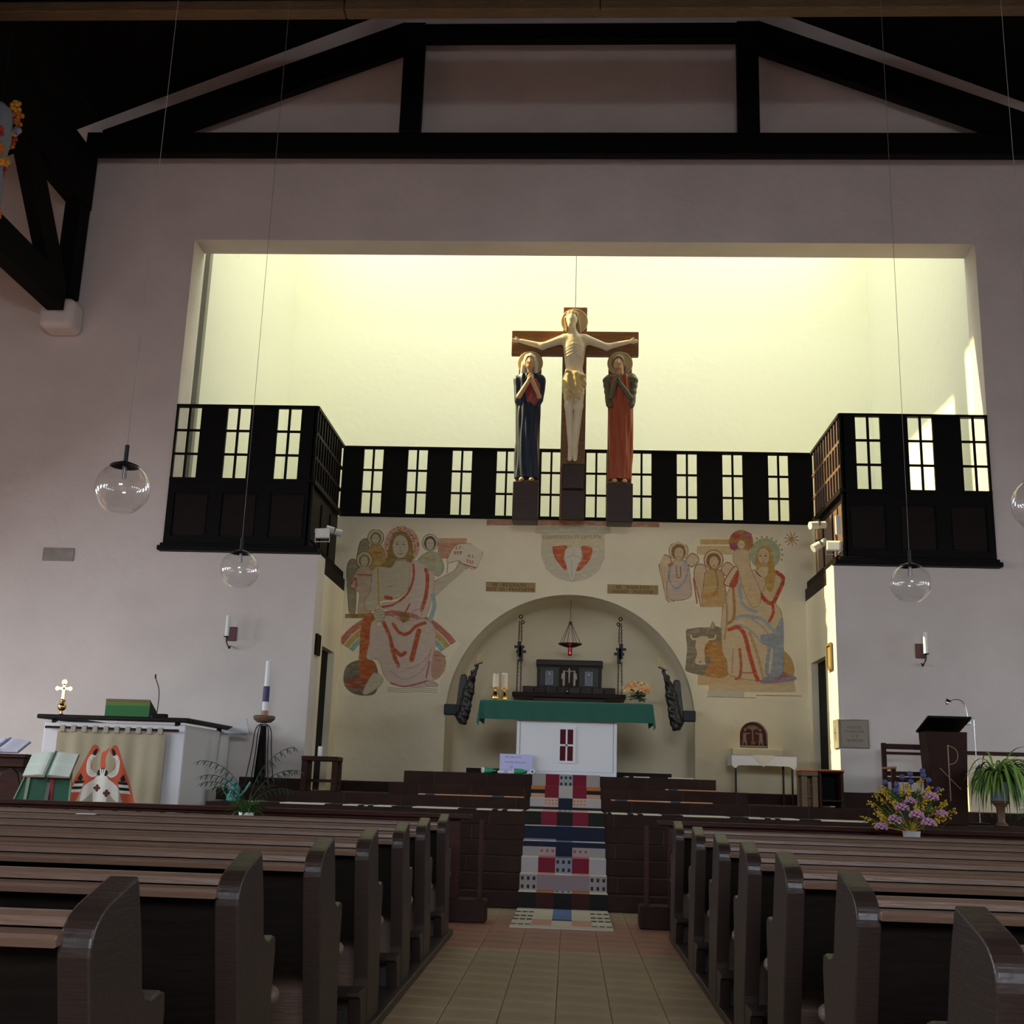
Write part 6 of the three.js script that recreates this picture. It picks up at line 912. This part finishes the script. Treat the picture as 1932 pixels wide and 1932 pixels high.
// rugs along the step edges
{
  const band = (cols) => { const t = canvasTex(512, 16, (c) => { let x = 0; for (const [f, w] of cols) { c.fillStyle = f; c.fillRect(x, 0, w + 1, 16); x += w; } }); t.wrapS = t.wrapT = THREE.RepeatWrapping; t.repeat.set(0.62, 1); return new THREE.MeshStandardMaterial({ map: t, roughness: 0.95 }); };
  const bw = band([['#d8cdb4', 90], ['#1a1714', 70], ['#d8cdb4', 60], ['#1a1714', 22], ['#c9bda2', 16], ['#1a1714', 20], ['#d8cdb4', 70], ['#1a1714', 80], ['#d8cdb4', 84]]), ob = band([['#c98a66', 190], ['#3c4658', 50], ['#c98a66', 120], ['#d0a284', 60], ['#3c4658', 40], ['#c98a66', 52]]);
  const rug = (x0, x1, y, z0, z1, m, lab) => { const o = mesh('edge_rug', rb(x0, x1, 0, 0.016, z0, z1, 0.006), m); o.position.y = y; tag(o, lab, 'rug', 'narrow rugs on the sanctuary steps'); };
  rug(-3.9, -0.56, 0.945, -14.6, -14.1, bw, 'black and white dashed rug along the platform edge left of the runner'); rug(0.46, 4.3, 0.945, -14.6, -14.1, bw, 'black and white dashed rug along the platform edge right of the runner');
  rug(-2.0, -0.6, 1.09, -15.8, -15.5, ob, 'orange and blue rug on the broad step left of the runner'); rug(0.55, 1.87, 1.09, -15.8, -15.5, ob, 'orange and blue rug on the broad step right of the runner'); rug(0.75, 1.7, 1.404, -16.5, -16.22, bw, 'black and white rug on the top altar step right of the altar'); rug(1.3, 2.05, 1.247, -16.15, -15.88, ob, 'short orange rug on the lower altar step at the right');
}
// ---------------------------------------------------------------- plants
function blade(base, dir, len, droop, w, n = 6) { // arching leaf strip, folded a little
  const pos = [], idx = [], d = V(...dir).normalize(), side = V(-d.z, 0, d.x).normalize(); let p = V(...base), v = d.clone();
  for (let i = 0; i <= n; i++) { const ww = w * Math.sin(Math.PI * (0.12 + 0.86 * i / n)); pos.push(p.x - side.x * ww, p.y, p.z - side.z * ww, p.x, p.y - ww * 0.35, p.z, p.x + side.x * ww, p.y, p.z + side.z * ww); p = p.clone().addScaledVector(v, len / n); v.y -= droop / n; v.normalize(); }
  for (let i = 0; i < n; i++) for (let k = 0; k < 2; k++) { const a = i * 3 + k; idx.push(a, a + 1, a + 3, a + 1, a + 4, a + 3); }
  const g = new THREE.BufferGeometry(); g.setAttribute('position', new THREE.Float32BufferAttribute(pos, 3)); g.setIndex(idx); const q = g.toNonIndexed(); q.computeVertexNormals(); return q;
}
const plantStand = (o, h, m = M.redWood) => { mesh('stand_top', cyl(0.14, 0.14, 0.03, 0, h - 0.03, 0, 20), m, o); for (let k = 0; k < 3; k++) { const t = k * 2.094; mesh('stand_leg', bar([0.13 * Math.cos(t), 0, 0.13 * Math.sin(t)], [0.07 * Math.cos(t), h - 0.03, 0.07 * Math.sin(t)], 0.03), m, o); } };
{ // palm before the left rail
  const s = thing('plant_stand', 'small three-legged plant stand before the left communion rail', 'stand', -2.98, 0, -10.82); plantStand(s, 0.78);
  const o = thing('potted_palm', 'feathery potted palm in a white pot before the left communion rail', 'plant', -2.98, 0.78, -10.82);
  mesh('pot', lathe([[0, 0], [0.052, 0], [0.068, 0.125], [0.072, 0.14], [0.062, 0.14], [0.05, 0.12], [0, 0.12]], 20), M.waxWhite, o);
  const bush = []; for (let k = 0; k < 90; k++) { const t = rnd(0, 6.28); bush.push(blade([rnd(-0.03, 0.03), 0.12, rnd(-0.03, 0.03)], [Math.cos(t), rnd(0.5, 1.8), Math.sin(t)], rnd(0.14, 0.3), rnd(0.6, 1.8), 0.012)); } mesh('low_foliage', bush, M.leaf, o);
  for (const [a, up, l] of [[3.3, 2.0, 0.62], [2.7, 3.0, 0.74], [0.1, 2.6, 0.7], [6.1, 1.3, 0.5], [3.8, 1.1, 0.46], [0.9, 3.6, 0.8], [3.0, 1.5, 0.56], [5.6, 2.2, 0.62]]) {
    const g = [], pts = []; let p = V(0, 0.12, 0), v = V(Math.cos(a) * 0.55, up, Math.sin(a) * 0.3).normalize(); for (let i = 0; i <= 12; i++) { pts.push([p.x, p.y, p.z]); p = p.clone().addScaledVector(v, l / 12); v.x += Math.cos(a) * 0.09; v.y -= 0.15 * (i / 12 + 0.25); v.normalize(); }
    g.push(clean(tube(pts, 0.003, 5, 14))); for (let i = 5; i <= 12; i++) for (const q of [-1, 1]) g.push(blade(pts[i], [Math.cos(a) * 0.7, -0.35, q * 0.9], 0.12 * (1.1 - Math.abs(i - 8) * 0.08), 0.8, 0.006, 3)); mesh('frond', g.map(clean), M.leafDark, o);
  }
}
{ // bouquet before the right rail
  const s = thing('plant_stand', 'small three-legged plant stand before the right communion rail', 'stand', 3.07, 0, -10.82); plantStand(s, 0.80);
  const o = thing('garden_bouquet', 'loose bouquet of goldenrod, pink phlox and blue thistles before the right communion rail', 'flowers', 3.07, 0.80, -10.82);
  mesh('vase', lathe([[0, 0], [0.055, 0], [0.07, 0.08], [0.078, 0.15], [0.07, 0.15], [0.06, 0.08], [0, 0.02]], 20), std([0.42, 0.38, 0.40], 0.6), o);
  const lf = []; for (let k = 0; k < 190; k++) { const t = rnd(0, 6.28), r = rnd(0.02, 0.3); lf.push(blade([r * Math.cos(t), rnd(0.16, 0.46), r * Math.sin(t) * 0.7], [Math.cos(t), rnd(0.3, 1.8), Math.sin(t)], rnd(0.08, 0.2), 1.2, 0.014, 4)); } mesh('leaves', lf, M.leaf, o);
  const yel = std([0.55, 0.36, 0.03], 0.8), pnk = std([0.55, 0.26, 0.42], 0.7), blu = std([0.055, 0.065, 0.19], 0.7);
  for (let k = 0; k < 26; k++) { const t = k * 2.4, r = 0.12 + 0.3 * Math.sqrt(k / 26), up = 0.62 - 0.34 * (k / 26) + rnd(-0.04, 0.05), x = r * Math.cos(t), z = r * Math.sin(t) * 0.7, g = []; for (let i = 0; i < 26; i++) { const q = i / 26; g.push(new THREE.SphereGeometry(rnd(0.006, 0.011), 5, 4).translate(x * (0.72 + 0.32 * q) + rnd(-0.022, 0.022), up - 0.13 + 0.15 * q + rnd(-0.02, 0.02) - 0.05 * q * q, z * (0.72 + 0.32 * q) + rnd(-0.022, 0.022))); } g.push(tube([[0, 0.14, 0], [x * 0.5, up * 0.62, z * 0.5], [x * 0.9, up - 0.03, z * 0.9]], 0.004, 5)); mesh('goldenrod_spray', g, yel, o); }
  const head = []; for (let i = 0; i < 22; i++) { const t = i * 2.4, hh = 1 - i / 22 * 1.2, r = Math.sqrt(Math.max(0, 1 - hh * hh)); head.push(new THREE.SphereGeometry(0.016, 6, 4).scale(1, 0.7, 1).translate(0.05 * r * Math.cos(t), 0.045 * hh, 0.05 * r * Math.sin(t))); } const phlox = merge(head);
  for (const [x, y, z, q] of [[-0.13, 0.34, 0.2, 1], [-0.02, 0.28, 0.25, 1.1], [0.13, 0.44, 0.2, 1.05], [-0.2, 0.24, 0.22, 1], [0.07, 0.22, 0.27, 1.05], [0.21, 0.3, 0.2, 0.9], [-0.31, 0.17, 0.16, 0.95], [-0.06, 0.4, 0.22, 0.85]]) { const m = mesh('phlox_head', phlox, pnk, o); m.position.set(x, y, z); m.scale.setScalar(q); }
  for (const [x, y, z] of [[-0.22, 0.57, 0.02], [-0.14, 0.55, 0.1], [-0.06, 0.62, 0], [0.0, 0.58, 0.06], [0.02, 0.65, -0.02], [0.12, 0.64, 0.03], [0.15, 0.6, 0.08], [-0.16, 0.5, 0.14], [0.13, 0.68, -0.02], [0.24, 0.52, 0.05]]) mesh('thistle_head', merge([new THREE.IcosahedronGeometry(0.026, 1).translate(x, y, z), tube([[x, y, z], [x * 0.6, y * 0.6, z * 0.6], [0, 0.14, 0]], 0.003, 4)]), blu, o);
}
{ // grass lily on a pedestal at the right
  const p = thing('plant_pedestal', 'short brown pedestal carrying the trailing plant at the right', 'pedestal', 5.13, 0.945, -14.35); mesh('column', lathe([[0, 0], [0.09, 0], [0.07, 0.03], [0.045, 0.06], [0.05, 0.22], [0.09, 0.27], [0.1, 0.3], [0, 0.3]], 16), std([0.15, 0.075, 0.03], 0.5, { map: woodTone }), p);
  const o = thing('trailing_grass_plant', 'lush trailing grass lily in a blue-grey pot on a pedestal right of the lectern', 'plant', 5.13, 1.246, -14.35);
  mesh('pot', lathe([[0, 0], [0.085, 0], [0.105, 0.19], [0.115, 0.22], [0.1, 0.22], [0.09, 0.2], [0, 0.2]], 22), std([0.20, 0.24, 0.27], 0.6), o);
  for (const [m, n, nm] of [[M.leafLight, 190, 'light_leaves'], [M.leaf, 130, 'dark_leaves']]) { const g = []; for (let k = 0; k < n; k++) { const t = rnd(0, 6.28); g.push(blade([rnd(-0.05, 0.05), 0.2, rnd(-0.05, 0.05)], [Math.cos(t), rnd(1.2, 3.2), Math.sin(t)], rnd(0.5, 1.0) * (Math.cos(t) < -0.2 ? 0.58 : 1.1), rnd(3.0, 5.2), 0.013, 12)); } mesh(nm, g, m, o); }
  const o2 = thing('low_grass_plant', 'low green trailing plant on the platform floor at the right picture edge', 'plant', 5.82, 0.945, -14.9); mesh('pot', lathe([[0, 0], [0.07, 0], [0.085, 0.1], [0.07, 0.1], [0, 0.09]], 16), std([0.2, 0.12, 0.08], 0.7), o2); const g = []; for (let k = 0; k < 110; k++) { const t = rnd(0, 6.28); g.push(blade([rnd(-0.04, 0.04), 0.09, rnd(-0.04, 0.04)], [Math.cos(t), rnd(0.5, 2), Math.sin(t)], rnd(0.2, 0.4), rnd(1, 2.6), 0.013, 6)); } mesh('leaves', g, M.leaf, o2);
}
{ // watering can
  const o = thing('watering_can', 'teal plastic watering can on the platform behind the left rail', 'watering can', -4.12, 0.945, -14.3); const teal = std([0.03, 0.22, 0.18], 0.4);
  mesh('body', lathe([[0, 0], [0.075, 0], [0.085, 0.02], [0.07, 0.19], [0.05, 0.21], [0.045, 0.2], [0, 0.19]], 20), teal, o); mesh('spout', tube([[0.06, 0.05, 0], [0.14, 0.14, 0], [0.2, 0.24, 0]], 0.014, 8), teal, o); mesh('handle', tube([[-0.07, 0.06, 0], [-0.13, 0.14, 0], [-0.1, 0.24, 0], [-0.02, 0.25, 0], [0.03, 0.21, 0]], 0.01, 8), teal, o);
}
{ // hanging garland at the top left
  const o = thing('hanging_garland', 'hanging garland of orange and red blossoms round a pale cloth, cut by the left edge', 'garland', -7.62, 8.12, -13);
  const cloth = std([0.22, 0.23, 0.26], 0.9), fl = [[0.55, 0.16, 0.02], [0.40, 0.03, 0.02], [0.60, 0.28, 0.03], [0.24, 0.26, 0.42]].map((c) => std(c, 0.8));
  mesh('cloth', lathe([[0.10, 0.0], [0.17, 0.05], [0.18, 0.4], [0.14, 0.7], [0.19, 1.1], [0.17, 1.5], [0.05, 1.62]], 20), cloth, o); mesh('cord', cyl(0.008, 0.008, 2.2, 0, 1.6, 0, 6), M.iron, o);
  const puff = []; for (let k = 0; k < 10; k++) puff.push(new THREE.SphereGeometry(0.03, 6, 5).translate(rnd(-0.04, 0.04), rnd(-0.03, 0.03), rnd(-0.04, 0.04))); const pg = merge(puff);
  for (let k = 0; k < 64; k++) { const ring = [0.02, 0.72, 0.9, 1.12, 1.3, 1.46, 1.58][k % 7], t = k * 2.4, r = ring < 0.1 ? 0.16 : 0.2 + rnd(-0.02, 0.04); const m = mesh('blossom', pg, fl[(k * 7 + (k >> 2)) % 4], o); m.position.set(r * Math.cos(t), ring + rnd(-0.05, 0.05), r * Math.sin(t)); m.rotation.set(rnd(0, 6), rnd(0, 6), 0); }
}
renderer.render(scene, camera);
